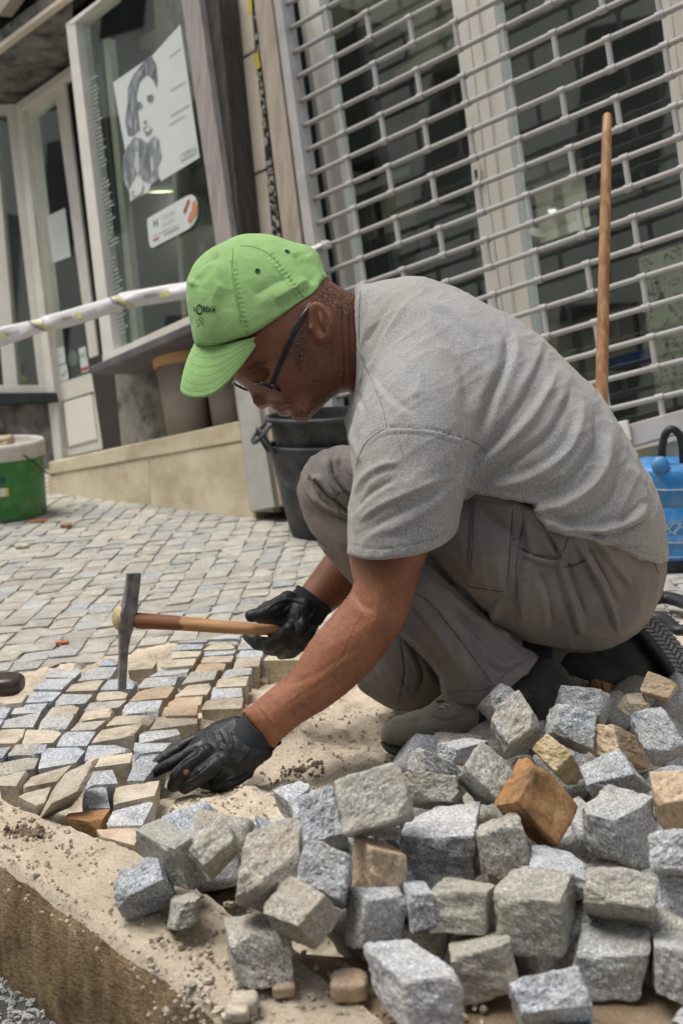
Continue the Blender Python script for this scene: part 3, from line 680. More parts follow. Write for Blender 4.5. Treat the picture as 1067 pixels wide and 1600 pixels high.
# --- interior seen through the glass
room = thing('shop_interior', 'dim shop interior behind the closed grille', 'room', c2w(WA.c(760, 850, -2.2)))
del room['category']; del room['label']; room['kind'] = 'structure'
def iw(x, y, off): return WA.w(x, y, off)
slab('back_wall', [(-100, -300), (1250, -900), (1300, 1000), (300, 1100)], -1.5, .05, M_['interior'], room)
def boxw(name, x, y, off, su, sv, sn, mat, parent=None, **tg):
    c = WA.c(x, y, off); U_, V_, N_ = Ud * su / 2, Vd * sv / 2, WA.N * sn
    T = [c2w(c + a * U_ + b * V_) for a, b in ((-1, -1), (1, -1), (1, 1), (-1, 1))]; Bt = [p - R @ N_ for p in T]
    V, Fc = prism(T, Bt); return obj(name, V, outward(V, Fc), mat, parent, **tg)
M_['shelf'] = simple('pale_shelving', (.44, .42, .35), .6, .3, .1)
for x, w_ in ((560, .10), (640, .35), (850, .12), (905, .25), (985, .10)):
    boxw('panel', x, 250, -1.4, w_, 2.4, .05, M_['shelf'], room)
for x, y, w_, h_ in ((560, 150, .22, .5), (690, 320, .25, .7), (820, 80, .35, .8), (960, 150, .30, 1.2), (900, 420, .5, .25), (600, 430, .3, .3)):
    boxw('dark_block', x, y, -1.15, w_, h_, .2, M_['interior_dark'], room)  # random dark blocks added to darken the view through the panes
for y in (100, 260, 420):
    boxw('shelf', 650, y, -1.25, 1.0, .03, .25, M_['shelf'], room)
cu = boxw('curtain', 1072, 495, -.30, .22, .36, .02, None, None, label='pale curtain with small dark leaf sprigs behind the right door glass', category='curtain')
t = NT('floral_cloth'); co = t.co((1, 1, 1), False); nz = t.noise(co, 45, 3, .6, 1.5); t.col(t.ramp(nz, [(.55, (.36, .34, .27)), (.60, (.06, .045, .045))])); t.rough(.9)
cu.data.materials.clear(); cu.data.materials.append(t.m)
M_['blue_box'] = simple('blue_box', (.012, .03, .12), .4)
boxw('display_box', 985, 560, -.35, .16, .03, .12, M_['blue_box'], None, label='flat blue box standing behind the door glass left of the curtain', category='box')
boxw('cabinet', 930, 640, -.38, 1.3, .16, .3, M_['interior_dark'], None, label='dark cabinet standing low behind the door glass', category='cabinet')
lm = bpy.data.materials.new('lamp_glow'); lm.use_nodes = True; b_ = lm.node_tree.nodes['Principled BSDF']; b_.inputs['Emission Color'].default_value = (.75, 1, .80, 1); b_.inputs['Emission Strength'].default_value = 2.2
for i, (x, y, r, lb) in enumerate([(869, 191, .026, 'larger lit round ceiling lamp seen through the right door glass'), (862, 330, .014, 'smaller lit round ceiling lamp lower in the door glass')]):
    v_, f_ = lathe([(0, .0), (r, .0), (r * 1.1, .012), (r * .9, .02), (0, .02)], iw(x, y, -1.2), 20, np.array([0, 0, -1.]) * -1)
    l_ = thing('ceiling_lamp', lb, 'lamp', iw(x, y, -1.2), 'lit lamps in the shop'); obj('lamp_shade', v_, f_, M_['white_paint'], l_, True)
    v_, f_ = lathe([(0, -.002), (r * .95, -.002)], iw(x, y, -1.2), 20); obj('bulb', v_, f_, lm, l_)
    pl_ = bpy.data.lights.new('lamp_fill_light', 'POINT'); pl_.energy = .9 if i == 0 else .6; pl_.shadow_soft_size = .05; pl_.color = (1, .98, .92); po_ = bpy.data.objects.new('lamp_fill_light', pl_); COL.objects.link(po_); po_.parent = l_; po_.location = (0, 0, -.06)
# --- strip of wall between the shops
wl = thing('building_wall', 'strip of pale stone slabs between the two shops', 'wall', c2w(WA.c(390, 790)))
bev(slab('stone_slab', [(340, -30), (391, -30), (398, 77), (351, 105)], .0, .04, M_['wall_slab'], wl))
bev(slab('stone_slab', [(351.5, 110), (398.5, 82), (421, 260), (371, 281)], .003, .04, M_['wall_slab'], wl))
bev(slab('stone_slab', [(371.5, 285.5), (421.5, 264.5), (462, 600), (415, 625)], .001, .04, M_['wall_slab'], wl))
bev(slab('jamb', [(393, -30), (420, -30), (474, 400), (524, 800), (490, 800), (445, 400)], .05, .08, M_['post_tan'], wl))
slab('gap', [(340, -30), (445, -30), (540, 800), (440, 800)], -.03, .02, M_['gap'], wl)
t = NT('sticker_remains'); co = t.co((1, 1, 1), False); nz = t.noise(co, 60, 5, .7); t.col(t.ramp(nz, [(.46, (.015, .015, .017)), (.52, (.40, .39, .33)), (.62, (.55, .53, .47))], 'CONSTANT')); t.rough(.6); M_['sticker_rem'] = t.m
slab('paint_remains', [(391, -30), (396, -30), (404, 80), (440, 385), (427, 385), (404, 130)], .006, .004, M_['sticker_rem'], wl)
M_['yellow'] = simple('yellow_sticker', (.62, .48, .06), .5, .4, .15, 40)
slab('yellow_sticker', [(396, 84), (403, 82), (407, 104), (400, 111)], .012, .001, M_['yellow'], wl); slab('yellow_sticker', [(387, -5), (393, -6), (394, 20), (389, 23)], .012, .001, M_['yellow'], wl)
slab('rear_wall', [(250, -60), (446, -60), (545, 800), (365, 800)], -.08, .02, M_['dark_stone'], wl)
# grey post between the window and the slabs
ps = thing('post', 'grey weathered post beside the salon window, running down to the paving', 'post', c2w(WA.c(400, 798, .1)))
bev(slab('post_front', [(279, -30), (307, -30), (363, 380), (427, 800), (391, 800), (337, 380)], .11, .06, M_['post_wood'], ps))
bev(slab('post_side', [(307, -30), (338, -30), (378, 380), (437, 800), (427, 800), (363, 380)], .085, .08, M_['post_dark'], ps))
bev(slab('post_base', [(368, 604), (398, 598), (429, 792), (392, 800)], .125, .05, M_['post_stone'], ps))
bev(slab('post_base', [(399, 610), (414, 606), (440, 790), (430, 792)], .105, .05, M_['plinth'], ps))
# --- salon window
wi = thing('window', 'large salon window in a cream frame over a sloping grey sill', 'window', c2w(WA.c(230, 620)))
F0 = .03
bev(slab('frame', [(103, 37), (117, 33), (178, 547), (161, 556)], F0, .06, M_['white_paint'], wi))
bev(slab('frame', [(103, 37), (160, -6), (168, -6), (113, 38)], F0 + .002, .06, M_['white_paint'], wi))
bev(slab('frame', [(160, 556), (330, 478), (332, 492), (162, 574)], F0 + .004, .06, M_['white_paint'], wi))
bev(slab('mullion', [(161, 62), (169, 59), (216, 530), (206, 534)], F0 - .06, .03, M_['shelf'], wi), .001)
slab('glass', [(112, 37), (160, 0), (300, -100), (345, 480), (178, 556)], F0 - .03, .006, M_['glass'], wi)
lg = thing('window_ledge', 'projecting grey slate ledge under the salon window', 'ledge', c2w(WA.c(230, 620)))
bev(slab('ledge_slab', [(140, 573), (370, 473), (372, 488), (146, 585)], .17, .28, M_['ledge'], lg), .004)
# inside the window
sw = bpy.data.objects.new('salon_interior', None); COL.objects.link(sw); sw.location = c2w(WA.c(230, 500, -1.4)); sw['kind'] = 'structure'
slab('back_wall', [(-150, -400), (400, -500), (470, 800), (-60, 900)], -1.0, .05, M_['interior'], sw)
slab('side_panel', [(235, -100), (330, -160), (360, 120), (250, 170)], -.35, .02, M_['shelf'], sw)
M_['brownwood'] = woodgrain('brown_panel', (.10, .065, .045), (.22, .15, .10))
slab('brown_panel', [(268, 250), (340, 220), (362, 480), (290, 520)], -.30, .02, M_['brownwood'], sw)
slab('dark_panel', [(200, 290), (268, 260), (300, 540), (225, 560)], -.6, .02, M_['interior_dark'], sw)
slab('shelf_post', [(268, 262), (274, 260), (292, 500), (285, 503)], -.25, .02, M_['shelf'], sw)
slab('dark_lintel', [(112, 20), (280, -120), (285, 0), (180, 70), (165, 60), (120, 85)], -.40, .05, M_['gap'], sw)
slab('lavender_blind', [(187, 77), (234, 78), (236, 112), (192, 116)], -.55, .02, simple('lavender_blind', (.16, .13, .20), .7), sw)
# flat print: panel of list lettering, poster, oval sticker
M_['paper'] = simple('white_paper', (.66, .70, .66), .6, .3, .03, 20)
t = NT('streaked_grey_print'); co = t.co((70, 70, 9), False); t.col(t.ramp(t.noise(co, 1., 5, .6, .4), [(.34, (.07, .08, .09)), (.52, (.18, .20, .215)), (.68, (.42, .46, .47))])); t.rough(.6); M_['ink'] = t.m
t = NT('soft_grey_print'); co = t.co((40, 40, 14), False); t.col(t.ramp(t.noise(co, 1., 4, .6, .5), [(.34, (.14, .16, .175)), (.52, (.29, .32, .33)), (.68, (.50, .54, .53))])); t.rough(.6); M_['ink_mid'] = t.m
M_['ink_light'] = simple('light_grey_ink', (.50, .53, .51), .7, .2, .1, 50)
M_['red'] = simple('red_ink', (.45, .05, .05), .6); M_['orange'] = simple('orange_ink', (.62, .26, .13), .6)
def flat(name, poly, off, mat, parent, pl=WA, **tg):
    T = [pl.w(x, y, off) for x, y in poly]; a = np.array(T); n = np.cross(a[1] - a[0], a[2] - a[0]); f = tuple(range(len(T)))
    if n @ (R @ pl.N) < 0: f = f[::-1]
    return obj(name, a, [f], mat, parent, **tg)
po = thing('poster', 'large white poster with a grey portrait of a long-haired woman in the salon window', 'poster', WA.w(240, 300, .006))
PF = F0 - .0285
slab('poster_sheet', [(177, 129), (238, 87), (282, 38), (312, 246), (252, 283), (240, 262), (238, 284), (232, 300), (204, 315), (197, 240)], PF, .001, M_['paper'], po)
g_ = PF + .0012
z7 = lambda L: [(150 + a / 5, b / 5) for a, b in L]
flat('portrait_hair', z7([(430, 430), (385, 470), (290, 590), (250, 690), (250, 800), (228, 950), (250, 1060), (290, 1060), (345, 1010), (330, 900), (318, 740), (340, 640), (400, 580), (445, 620), (470, 680), (482, 640), (470, 500)]), g_, M_['ink'], po)
flat('portrait_hair_sheen', z7([(300, 600), (265, 700), (262, 840), (250, 950), (275, 1010), (300, 900), (300, 760), (335, 620), (390, 500), (360, 530)]), g_ + .0006, M_['ink_mid'], po)
flat('portrait_eye', z7([(310, 800), (350, 795), (362, 820), (345, 850), (312, 840)]), g_ + .0012, M_['ink'], po)
flat('portrait_eye', z7([(400, 750), (440, 735), (452, 760), (430, 795), (402, 790)]), g_ + .0012, M_['ink'], po)
flat('portrait_nose', z7([(370, 950), (400, 935), (392, 965), (375, 968)]), g_ + .0012, M_['ink_mid'], po)
flat('portrait_mouth', z7([(365, 1000), (410, 985), (440, 1000), (430, 1030), (392, 1062), (378, 1030)]), g_ + .0012, M_['ink_mid'], po)
flat('portrait_mouth', z7([(378, 1012), (410, 995), (432, 1005), (400, 1030)]), g_ + .0018, M_['paper'], po)
flat('portrait_shirt', z7([(300, 1070), (350, 1080), (400, 1120), (455, 1060), (490, 1090), (512, 1230), (480, 1300), (490, 1400), (440, 1440), (360, 1400), (330, 1300), (300, 1400), (262, 1500), (215, 1400), (215, 1240), (240, 1150)]), g_ + .0006, M_['ink_mid'], po)
flat('portrait_shirt_fold', z7([(255, 1140), (285, 1150), (290, 1300), (250, 1400), (222, 1380), (222, 1250)]), g_ + .0012, M_['ink'], po)
flat('portrait_shirt_fold', z7([(400, 1140), (440, 1110), (470, 1200), (460, 1360), (400, 1420), (370, 1300)]), g_ + .0012, M_['ink'], po)
flat('portrait_shirt_fold', z7([(340, 1100), (372, 1110), (380, 1200), (360, 1260), (335, 1200)]), g_ + .0012, M_['ink'], po)
flat('portrait_highlight', z7([(310, 1190), (332, 1180), (345, 1330), (325, 1370), (303, 1290)]), g_ + .0018, M_['ink_light'], po)
flat('portrait_highlight', z7([(425, 1230), (445, 1220), (452, 1330), (432, 1350)]), g_ + .0018, M_['ink_light'], po)
flat('portrait_hand', z7([(262, 1490), (310, 1390), (350, 1400), (368, 1440), (360, 1500), (270, 1570)]), g_ + .0024, M_['paper'], po)
flat('print_mark', z7([(275, 1500), (300, 1487), (302, 1498), (278, 1512)]), g_ + .003, M_['ink'], po); flat('print_mark', z7([(280, 1530), (305, 1517), (307, 1526), (282, 1540)]), g_ + .003, M_['ink'], po)
for a in ((575, 440, 660, 370), (580, 700, 700, 630), (585, 900, 730, 810), (570, 970, 690, 900)):
    x0, y0, x1, y1 = a; flat('faint_print', z7([(x0, y0), (x1, y1), (x1, y1 + 12), (x0, y0 + 12)]), g_, M_['ink_light'], po)
def text_mesh(s, mat, size, place, parent, name='lettering', ext=0., bold=0.):
    """place(u,v) -> world point; text is laid out with height size around the origin"""
    cu = bpy.data.curves.new('t', 'FONT'); cu.body = s; cu.size = size; cu.align_x = 'CENTER'; cu.align_y = 'CENTER'; cu.offset = bold; cu.resolution_u = 3
    o = bpy.data.objects.new('t', cu); COL.objects.link(o); dg = bpy.context.evaluated_depsgraph_get(); dg.update()
    me = bpy.data.meshes.new_from_object(o.evaluated_get(dg)); bpy.data.objects.remove(o)
    V = np.array([place(v.co.x, v.co.y) for v in me.vertices]); Fc = [tuple(p.vertices) for p in me.polygons]; bpy.data.meshes.remove(me)
    if not len(V): return None
    return obj(name, V, Fc, mat, parent)
def on_wall(x, y, off, pl=WA, ang=0.):
    c = pl.c(x, y, off); ca, sa = math.cos(ang), math.sin(ang)
    return lambda u, v: c2w(c + pl.U * (u * ca - v * sa) - pl.V * (u * sa + v * ca))
text_mesh("L'OREAL", M_['ink_mid'], .022, on_wall(294, 238, g_), po); flat('print_line', z7([(665, 1255), (785, 1190), (787, 1197), (667, 1263)]), g_, M_['ink'], po)
stk = thing('window_sticker', 'white rounded salon sticker with red and orange stripes on the window glass', 'sticker', WA.w(268, 345, .006))
s1 = lambda L: [(220 + a / 10.67, 290 + b / 10.67) for a, b in L]
slab('sticker_sheet', s1([(110, 560), (160, 520), (780, 165), (850, 150), (910, 200), (945, 300), (955, 420), (935, 530), (880, 640), (800, 720), (200, 1035), (165, 1030), (140, 950), (112, 650)]), F0 - .018, .003, M_['paper'], stk)
k_ = F0 - .0165
flat('stripe', s1([(790, 225), (818, 240), (740, 465), (705, 440)]), k_, M_['red'], stk)
flat('stripe', s1([(905, 235), (945, 350), (940, 450), (830, 620), (780, 600), (790, 540), (850, 400), (860, 290)]), k_, M_['orange'], stk)
text_mesh('CENTRE', M_['ink_light'], .018, on_wall(262.5, 336, k_), stk); text_mesh('SALON', M_['ink_light'], .018, on_wall(262, 347.5, k_), stk); text_mesh('N', M_['ink'], .030, on_wall(243.5, 349, k_), stk, bold=.0005)
flat('print_line', s1([(220, 830), (640, 630), (640, 642), (222, 842)]), k_, M_['ink_mid'], stk); flat('print_line', s1([(205, 900), (300, 855), (303, 880), (208, 925)]), k_, M_['red'], stk); flat('print_line', s1([(385, 815), (640, 685), (645, 700), (388, 830)]), k_, M_['ink'], stk)
# price list lettered on a grey pane
ls = thing('price_list', 'tall grey panel of small white list lettering inside the salon window', 'sign', WA.w(170, 380, -.03))
slab('list_panel', [(125, 118), (158, 98), (206, 532), (180, 546)], F0 - .075, .002, simple('smoky_panel', (.13, .14, .13), .6), ls)
rs = np.random.RandomState(4); L_ = []
for i in range(62):
    if i in (22, 23, 41, 42): continue
    y = 128 + i * 6.5; x0 = 126 + (y - 118) * .122 + 5; w = rs.uniform(12, 22); h_ = 1.7
    t_ = 0.
    while t_ < w:
        e = min(w, t_ + rs.uniform(1.5, 4)); T = [WA.w(x0 + t_, y - t_ * .55, F0 - .0285), WA.w(x0 + e, y - e * .55, F0 - .0285), WA.w(x0 + e, y - e * .55 + 2.5, F0 - .0285), WA.w(x0 + t_, y - t_ * .55 + 2.5, F0 - .0285)]
        L_.append((np.array(T), [(3, 2, 1, 0)])); t_ = e + 1.1
a, b = join(L_); obj('list_lettering', a, b, M_['ink_light'], ls)['kind'] = 'stuff'
c_ = thing('ceiling_lamp', 'flat pale round lamp seen low in the salon window', 'lamp', WA.w(253, 300, -.5)); v_, f_ = lathe([(0, 0), (.055, 0), (.06, .01), (.05, .018), (0, .018)], WA.w(253, 300, -.5), 24); obj('lamp_shade', v_, f_, simple('pale_green_shade', (.50, .56, .34), .5), c_, True); pl_ = bpy.data.lights.new('lamp_fill_light', 'POINT'); pl_.energy = .9; pl_.shadow_soft_size = .05; pl_.color = (1, .97, .85); po_ = bpy.data.objects.new('lamp_fill_light', pl_); COL.objects.link(po_); po_.parent = c_; po_.location = (0, 0, -.06)  # point light added under the shade to brighten the salon interior
# --- door of the salon, set back
dr = thing('door', 'narrow cream door with a long dark pane and papers taped inside', 'door', WA.w(130, 700, -.30))
D0 = -.30
bev(slab('door_frame', [(24, 163), (112, 101), (114, 113), (34, 172)], D0 + .03, .06, M_['white_paint'], dr))
bev(slab('door_frame', [(24, 163), (34, 170), (98, 722), (86, 726)], D0 + .028, .06, M_['white_paint'], dr))
bev(slab('stile', [(35, 171), (46, 163), (106, 712), (97, 718)], D0 + .002, .04, M_['white_paint'], dr))
bev(slab('stile', [(86, 146), (101, 123), (171, 696), (158, 700)], D0 + .001, .04, M_['white_paint'], dr))
bev(slab('rail', [(36, 171), (99, 124), (101, 142), (44, 184)], D0 + .004, .04, M_['white_paint'], dr))
bev(slab('rail', [(90, 600), (141, 583), (160, 640), (165, 700), (103, 714)], D0, .038, M_['white_paint'], dr))
bev(slab('lower_panel', [(99, 629), (143, 616), (152, 686), (107, 698)], D0 + .006, .008, M_['white_alu'], dr))
slab('panel_groove', [(97, 627), (145, 612), (146, 616), (101, 631), (110, 697), (106, 699)], D0 + .0035, .006, M_['ledge'], dr)
slab('glass', [(43, 183), (89, 150), (141, 582), (91, 599)], D0 - .01, .006, M_['glass'], dr)
slab('dark_gap', [(99, 118), (112, 110), (186, 700), (172, 700)], D0 - .01, .05, M_['gap'], dr)
pr = thing('paper_notice', 'white sheet of paper taped inside the door pane', 'notice', WA.w(92, 380, D0)); slab('sheet', [(74, 338), (102, 325), (111, 401), (83, 411)], D0 - .003, .001, M_['paper'], pr)
for y in range(350, 396, 7): flat('print_line', [(83 + (y - 350) * .12, y), (98 + (y - 350) * .12, y - 5), (98 + (y - 350) * .12, y - 4), (83 + (y - 350) * .12, y + 1)], D0 - .0025, M_['ink_light'], pr)
for P_, lb in (([(88, 545), (100, 541), (103, 566), (91, 571)], 'small white notice higher in the lower left corner of the door pane'), ([(92, 573), (104, 568), (108, 592), (95, 597)], 'small white notice with a black tick at the foot of the door pane')):
    pr = thing('notice', lb, 'notice', WA.w(P_[0][0], P_[0][1], D0)); slab('sheet', P_, D0 - .003, .001, M_['paper'], pr)
    cx, cy = sum(p[0] for p in P_) / 4, sum(p[1] for p in P_) / 4; flat('print_mark', [(cx - 3, cy + 1), (cx - 1, cy + 4), (cx + 3, cy - 5), (cx + 4, cy - 3), (cx, cy + 7), (cx - 3, cy + 4)] if 'tick' in lb else [(cx - 3, cy), (cx + 3, cy - 2), (cx + 3, cy - 1), (cx - 3, cy + 1)], D0 - .0025, M_['ink'], pr)
pr = thing('notice', 'white notice with dark letters and a red band on the door pane', 'notice', WA.w(131, 560, D0)); slab('sheet', [(123, 545), (134, 541), (140, 579), (128, 583)], D0 - .003, .001, M_['paper'], pr)
text_mesh('HG', M_['ink'], .032, on_wall(130, 556, D0 - .0025), pr); flat('red_band', [(126, 576), (138, 572), (139, 577), (127, 581)], D0 - .0025, M_['red'], pr)
v_, f_ = lathe([(0, .002), (.03, .002), (.03, 0)], WA.w(114, 560, D0 - .03), 24, R @ WA.N); obj('round_sticker', v_ , f_, simple('pale_blue_disc', (.25, .30, .30), .4), None, label='pale grey round disc behind the lower door pane', category='sticker')
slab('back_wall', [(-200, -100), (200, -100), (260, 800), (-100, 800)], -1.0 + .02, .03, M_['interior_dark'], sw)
# --- narrow side window of the doorway, turned to the street
sd_ = thing('side_window', 'narrow side window with cream frame left of the door', 'window', WB.w(60, 640))
def sb(n, P, off, th, mt, par=None, **k): return bev(slab(n, P, off, th, M_[mt], par, WB, **k))
sb('frame', [(10, 168), (26, 166), (84, 614), (62, 614)], .0, .05, 'white_paint', sd_); sb('frame', [(-40, 164), (24, 162), (25, 178), (-40, 177)], .002, .05, 'white_paint', sd_)
sb('frame', [(-40, 602), (66, 602), (84, 615), (-40, 617)], .002, .05, 'white_paint', sd_); sb('frame', [(-30, 178), (-8, 178), (28, 603), (6, 603)], .001, .05, 'white_paint', sd_)
slab('glass', [(-10, 176), (14, 176), (66, 604), (26, 604)], -.02, .005, M_['glass'], sd_, WB)
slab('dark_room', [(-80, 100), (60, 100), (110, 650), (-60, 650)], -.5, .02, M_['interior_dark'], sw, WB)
pp = thing('flowerpot', 'small yellow pot with a green plant inside the narrow side window', 'plant', WB.w(36, 600, -.08))
v_, f_ = lathe([(0, 0), (.016, 0), (.021, .03), (.02, .03), (.017, .026)], WB.w(36, 600, -.08), 16); obj('pot', v_, f_, M_['yellow'], pp, True)
L_ = []; rs = np.random.RandomState(3)
for _ in range(40):
    p = WB.w(36, 588, -.08) + rs.randn(3) * .014 + np.array([0, 0, .03]); d = rs.randn(3) * .011; e = rs.randn(3) * .005; L_.append((np.array([p, p + d * .5 + e, p + d, p + d * .5 - e]), [(0, 1, 2, 3)]))
a, b = join(L_); obj('leaves', a, b, simple('leaf_green', (.05, .11, .04), .6), pp)
lg2 = thing('window_ledge', 'blackened ledge under the narrow side window', 'ledge', WB.w(40, 630)); sb('ledge_slab', [(-50, 614), (86, 613), (89, 628), (-50, 634)], .07, .12, 'black_ledge', lg2)
lw = slab('low_wall', [(-60, 634), (84, 629), (93, 735), (-60, 800)], .02, .1, M_['dark_stone'], None, WB, label='dark streaked stone wall under the narrow side window', category='wall')
# --- soffit and dark band over the doorway
so = thing('soffit', 'dark mottled stone soffit over the recessed doorway', 'soffit', WA.w(60, 100))
def quad3(name, P, mat, parent, th=.05, **k):
    V, Fc = prism(P, [p + np.array([0, 0, th]) for p in P]); return obj(name, V, outward(V, Fc), mat, parent, **k)
quad3('soffit_slab', [WA.w(-60, 118, .0), WA.w(114, -14, .0), WA.w(114, 105, -.32), WA.w(26, 164, -.32), WB.w(-60, 163, 0)], M_['dark_stone'], so)
slab('trim', [(-60, 113), (116, -20), (116, -13), (-60, 120)], .02, .03, M_['wall_slab'], so)
slab('dark_band', [(-100, 95), (-100, -40), (60, -140), (170, -80), (116, -20), (-60, 112)], -.05, .05, M_['gap'], so)
slab('upper_wall', [(-150, 10), (-100, -300), (200, -400), (30, -20), (0, 22)], .06, .05, M_['clay_grey'], so)
# --- plinth and things below the window
pn = thing('plinth', 'sloping stained cream stone plinth below the salon window', 'plinth', WA.w(240, 790))
bev(slab('coping', [(76, 722), (386, 655), (389, 687), (78, 742)], .105, .30, M_['plinth'], pn), .004)
bev(slab('plinth_block', [(76, 742.5), (232, 715), (236, 790), (76, 775)], .10, .2, M_['plinth'], pn)); bev(slab('plinth_block', [(232.6, 715), (394, 687.5), (400, 815), (236.6, 800)], .10, .2, M_['plinth'], pn))
o = slab('stone_block', [(178, 584), (250, 552), (262, 690), (190, 712)], -.06, .2, M_['dark_stone']); bev(o, .01); o['label'] = 'dark mottled stone block standing under the window ledge'; o['category'] = 'stone block'
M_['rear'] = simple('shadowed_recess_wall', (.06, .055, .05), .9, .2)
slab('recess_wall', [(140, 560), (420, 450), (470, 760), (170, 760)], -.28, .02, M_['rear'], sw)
def column(name, x, y0, y1, w0, w1, off, lab, cap=True):
    b_ = WA.c(x, y1, off); t_ = WA.c(x - (y1 - y0) * .125, y0, off); ax = unit(t_ - b_); h = np.linalg.norm(t_ - b_)
    th_ = thing(name, lab, 'pot', c2w(b_)); rr = w0 / 2 / F * b_[2]; r1 = w1 / 2 / F * b_[2]
    v_, f_ = lathe([(0, 0), (rr, 0), (r1, h * .80), (r1 * .9, h * .81)], c2w(b_), 32, R @ ax); obj('pot_body', v_, f_, M_['clay_grey'], th_, True)
    v_, f_ = lathe([(r1 * 1.0, h * .79), (r1 * 1.09, h * .79), (r1 * 1.12, h), (r1, h), (r1 * .9, h * .9), (0, h * .9)], c2w(b_), 32, R @ ax); obj('rim', v_, f_, M_['clay'], th_, True)
column('clay_pot', 297, 540, 690, 66, 76, .0, 'tall clay pot with an orange rim under the window ledge, right of the dark block')
column('clay_pot', 365, 560, 680, 60, 66, -.05, 'second clay pot half behind the grey post')
# opposite side of the street, seen only as reflections in the panes
M_['opp'] = simple('opposite_plaster', (.80, .80, .68), .9, .2, .15, 1)
Uw = unit((R @ Ud) * [1, 1, 0]); Nw = unit((R @ WA.N) * [1, 1, 0]); Ow = c2w(WA.P0) * [1, 1, 0] + Nw * 8.5
op = thing('building', 'pale building across the street mirrored in the shop panes', 'building', Ow + np.array([0, 0, -.2]))
def bx(name, u0, u1, n0, n1, z0, z1, mat, parent):
    V = [Ow + Uw * u + Nw * n + np.array([0, 0, z]) for z in (z0, z1) for n in (n0, n1) for u in (u0, u1)]
    V = np.array(V); Fc = [(0, 2, 3, 1), (4, 5, 7, 6), (0, 1, 5, 4), (2, 6, 7, 3), (0, 4, 6, 2), (1, 3, 7, 5)]; return obj(name, V, outward(V, Fc), mat, parent)
bx('wall', -22, 12, 0, 1, -.3, 9.0, M_['opp'], op)
for i in range(16):
    for z0 in (.0, 2.9, 5.8):
        u0_ = -21 + i * 2.05; bx('window', u0_, u0_ + 1.0, -.03, -.005, z0 + .4, z0 + 2.1, M_['interior_dark'], op)
up = thing('upper_facade', 'upper storeys of the shop building, above the picture', 'facade', WA.w(390, -420))
_c0 = WA.c(390, -420, -.05)
def upq(u0, u1, v0, v1, off, th, nm, mt):
    T = [c2w(_c0 + Ud * a - Vd * b + WA.N * off) for a, b in ((u0, v0), (u1, v0), (u1, v1), (u0, v1))]; d = R @ (WA.N * -th); V, Fc = prism(T, [p + d for p in T]); obj(nm, V, outward(V, Fc), mt, up)
upq(-9, 6, 0, 5.2, 0, .3, 'wall', M_['wall_slab'])
for i in range(6): upq(-8 + i * 2.3, -7 + i * 2.3, 1.2, 3.0, .02, .05, 'window', M_['interior_dark'])
we = thing('end_wall', 'pale wall continuing past the grille, outside the picture', 'wall', WA.w(1180, 800))
_e = WA.c(1180, 400, .0)
for a0_, a1_ in ((0, 1.2), (1.205, 2.4), (2.405, 4.2)):
    T = [c2w(_e + Ud * a + Vd * b) for a, b in ((a0_, -3), (a1_, -3), (a1_, 2.2), (a0_, 2.2))]; V, Fc = prism(T, [p + R @ (WA.N * -.2) for p in T]); obj('stone_slab', V, outward(V, Fc), M_['wall_slab'], we)
# ------------------------------------------------------------------ things standing on the paving
Zup = np.array([0, 0, 1.])
def lobj(name, prof, base, mat, par=None, n=48, ax=Zup, **k):
    v, f = lathe(prof, base, n, ax); return obj(name, v, f, mat, par, True, **k)
# green bucket
M_['green_plastic'] = simple('green_plastic', (.035, .19, .04), .45, .4, .12, 8, dirt=(.16, .26, .12), dsc=16, damt=.7)
M_['white_lid'] = simple('dusty_white_lid', (.60, .56, .50), .6, .3, .08, 20, dirt=(.42, .34, .28), dsc=20)
M_['label_green'] = simple('dark_green_label', (.01, .10, .05), .5)
bc = GW(8, 806); bk_ = thing('bucket', 'green plastic bucket with a white rim, filled with rubble', 'bucket', bc)
lobj('bucket_body', [(0, .001), (.125, .001), (.128, .006), (.134, .185), (.134, .187)], bc, M_['green_plastic'], bk_)
lobj('rim', [(.134, .182), (.141, .184), (.142, .222), (.138, .232), (.132, .233), (.130, .225), (.128, .19), (0, .19)], bc, M_['white_lid'], bk_)
def on_cyl(c, r, a, z): return c + np.array([r * math.cos(a), r * math.sin(a), z])
def cyl_patch(name, c, r, a0, a1, z0, z1, mat, par, n=10):
    V = []; 
    for i in range(n + 1):
        a = a0 + (a1 - a0) * i / n; V += [on_cyl(c, r, a, z0), on_cyl(c, r, a, z1)]
    return obj(name, V, [(2 * i, 2 * i + 2, 2 * i + 3, 2 * i + 1) for i in range(n)], mat, par, True)
va = math.atan2(-bc[1], -bc[0])
cyl_patch('label_band', bc, .1345, va - .9, va + .10, .118, .140, M_['label_green'], bk_); cyl_patch('small_label', bc, .1335, va - .06, va + .14, .080, .106, M_['yellow'], bk_); cyl_patch('small_label', bc, .1342, va - .06, va + .07, .082, .105, M_['paper'], bk_)
M_['wire'] = simple('dark_wire', (.03, .03, .03), .4)
hp = [on_cyl(bc, .139, va + .5, .20), on_cyl(bc, .150, va + .75, .17), on_cyl(bc, .152, va + 1.05, .135), on_cyl(bc, .158, va + 1.3, .118), on_cyl(bc, .165, va + 1.55, .115)]
v_, f_ = tube(catmull(hp, 6), .0022, 6); obj('bucket_handle', v_, f_, M_['wire'], bk_, True)
rs = np.random.RandomState(8); L_ = []
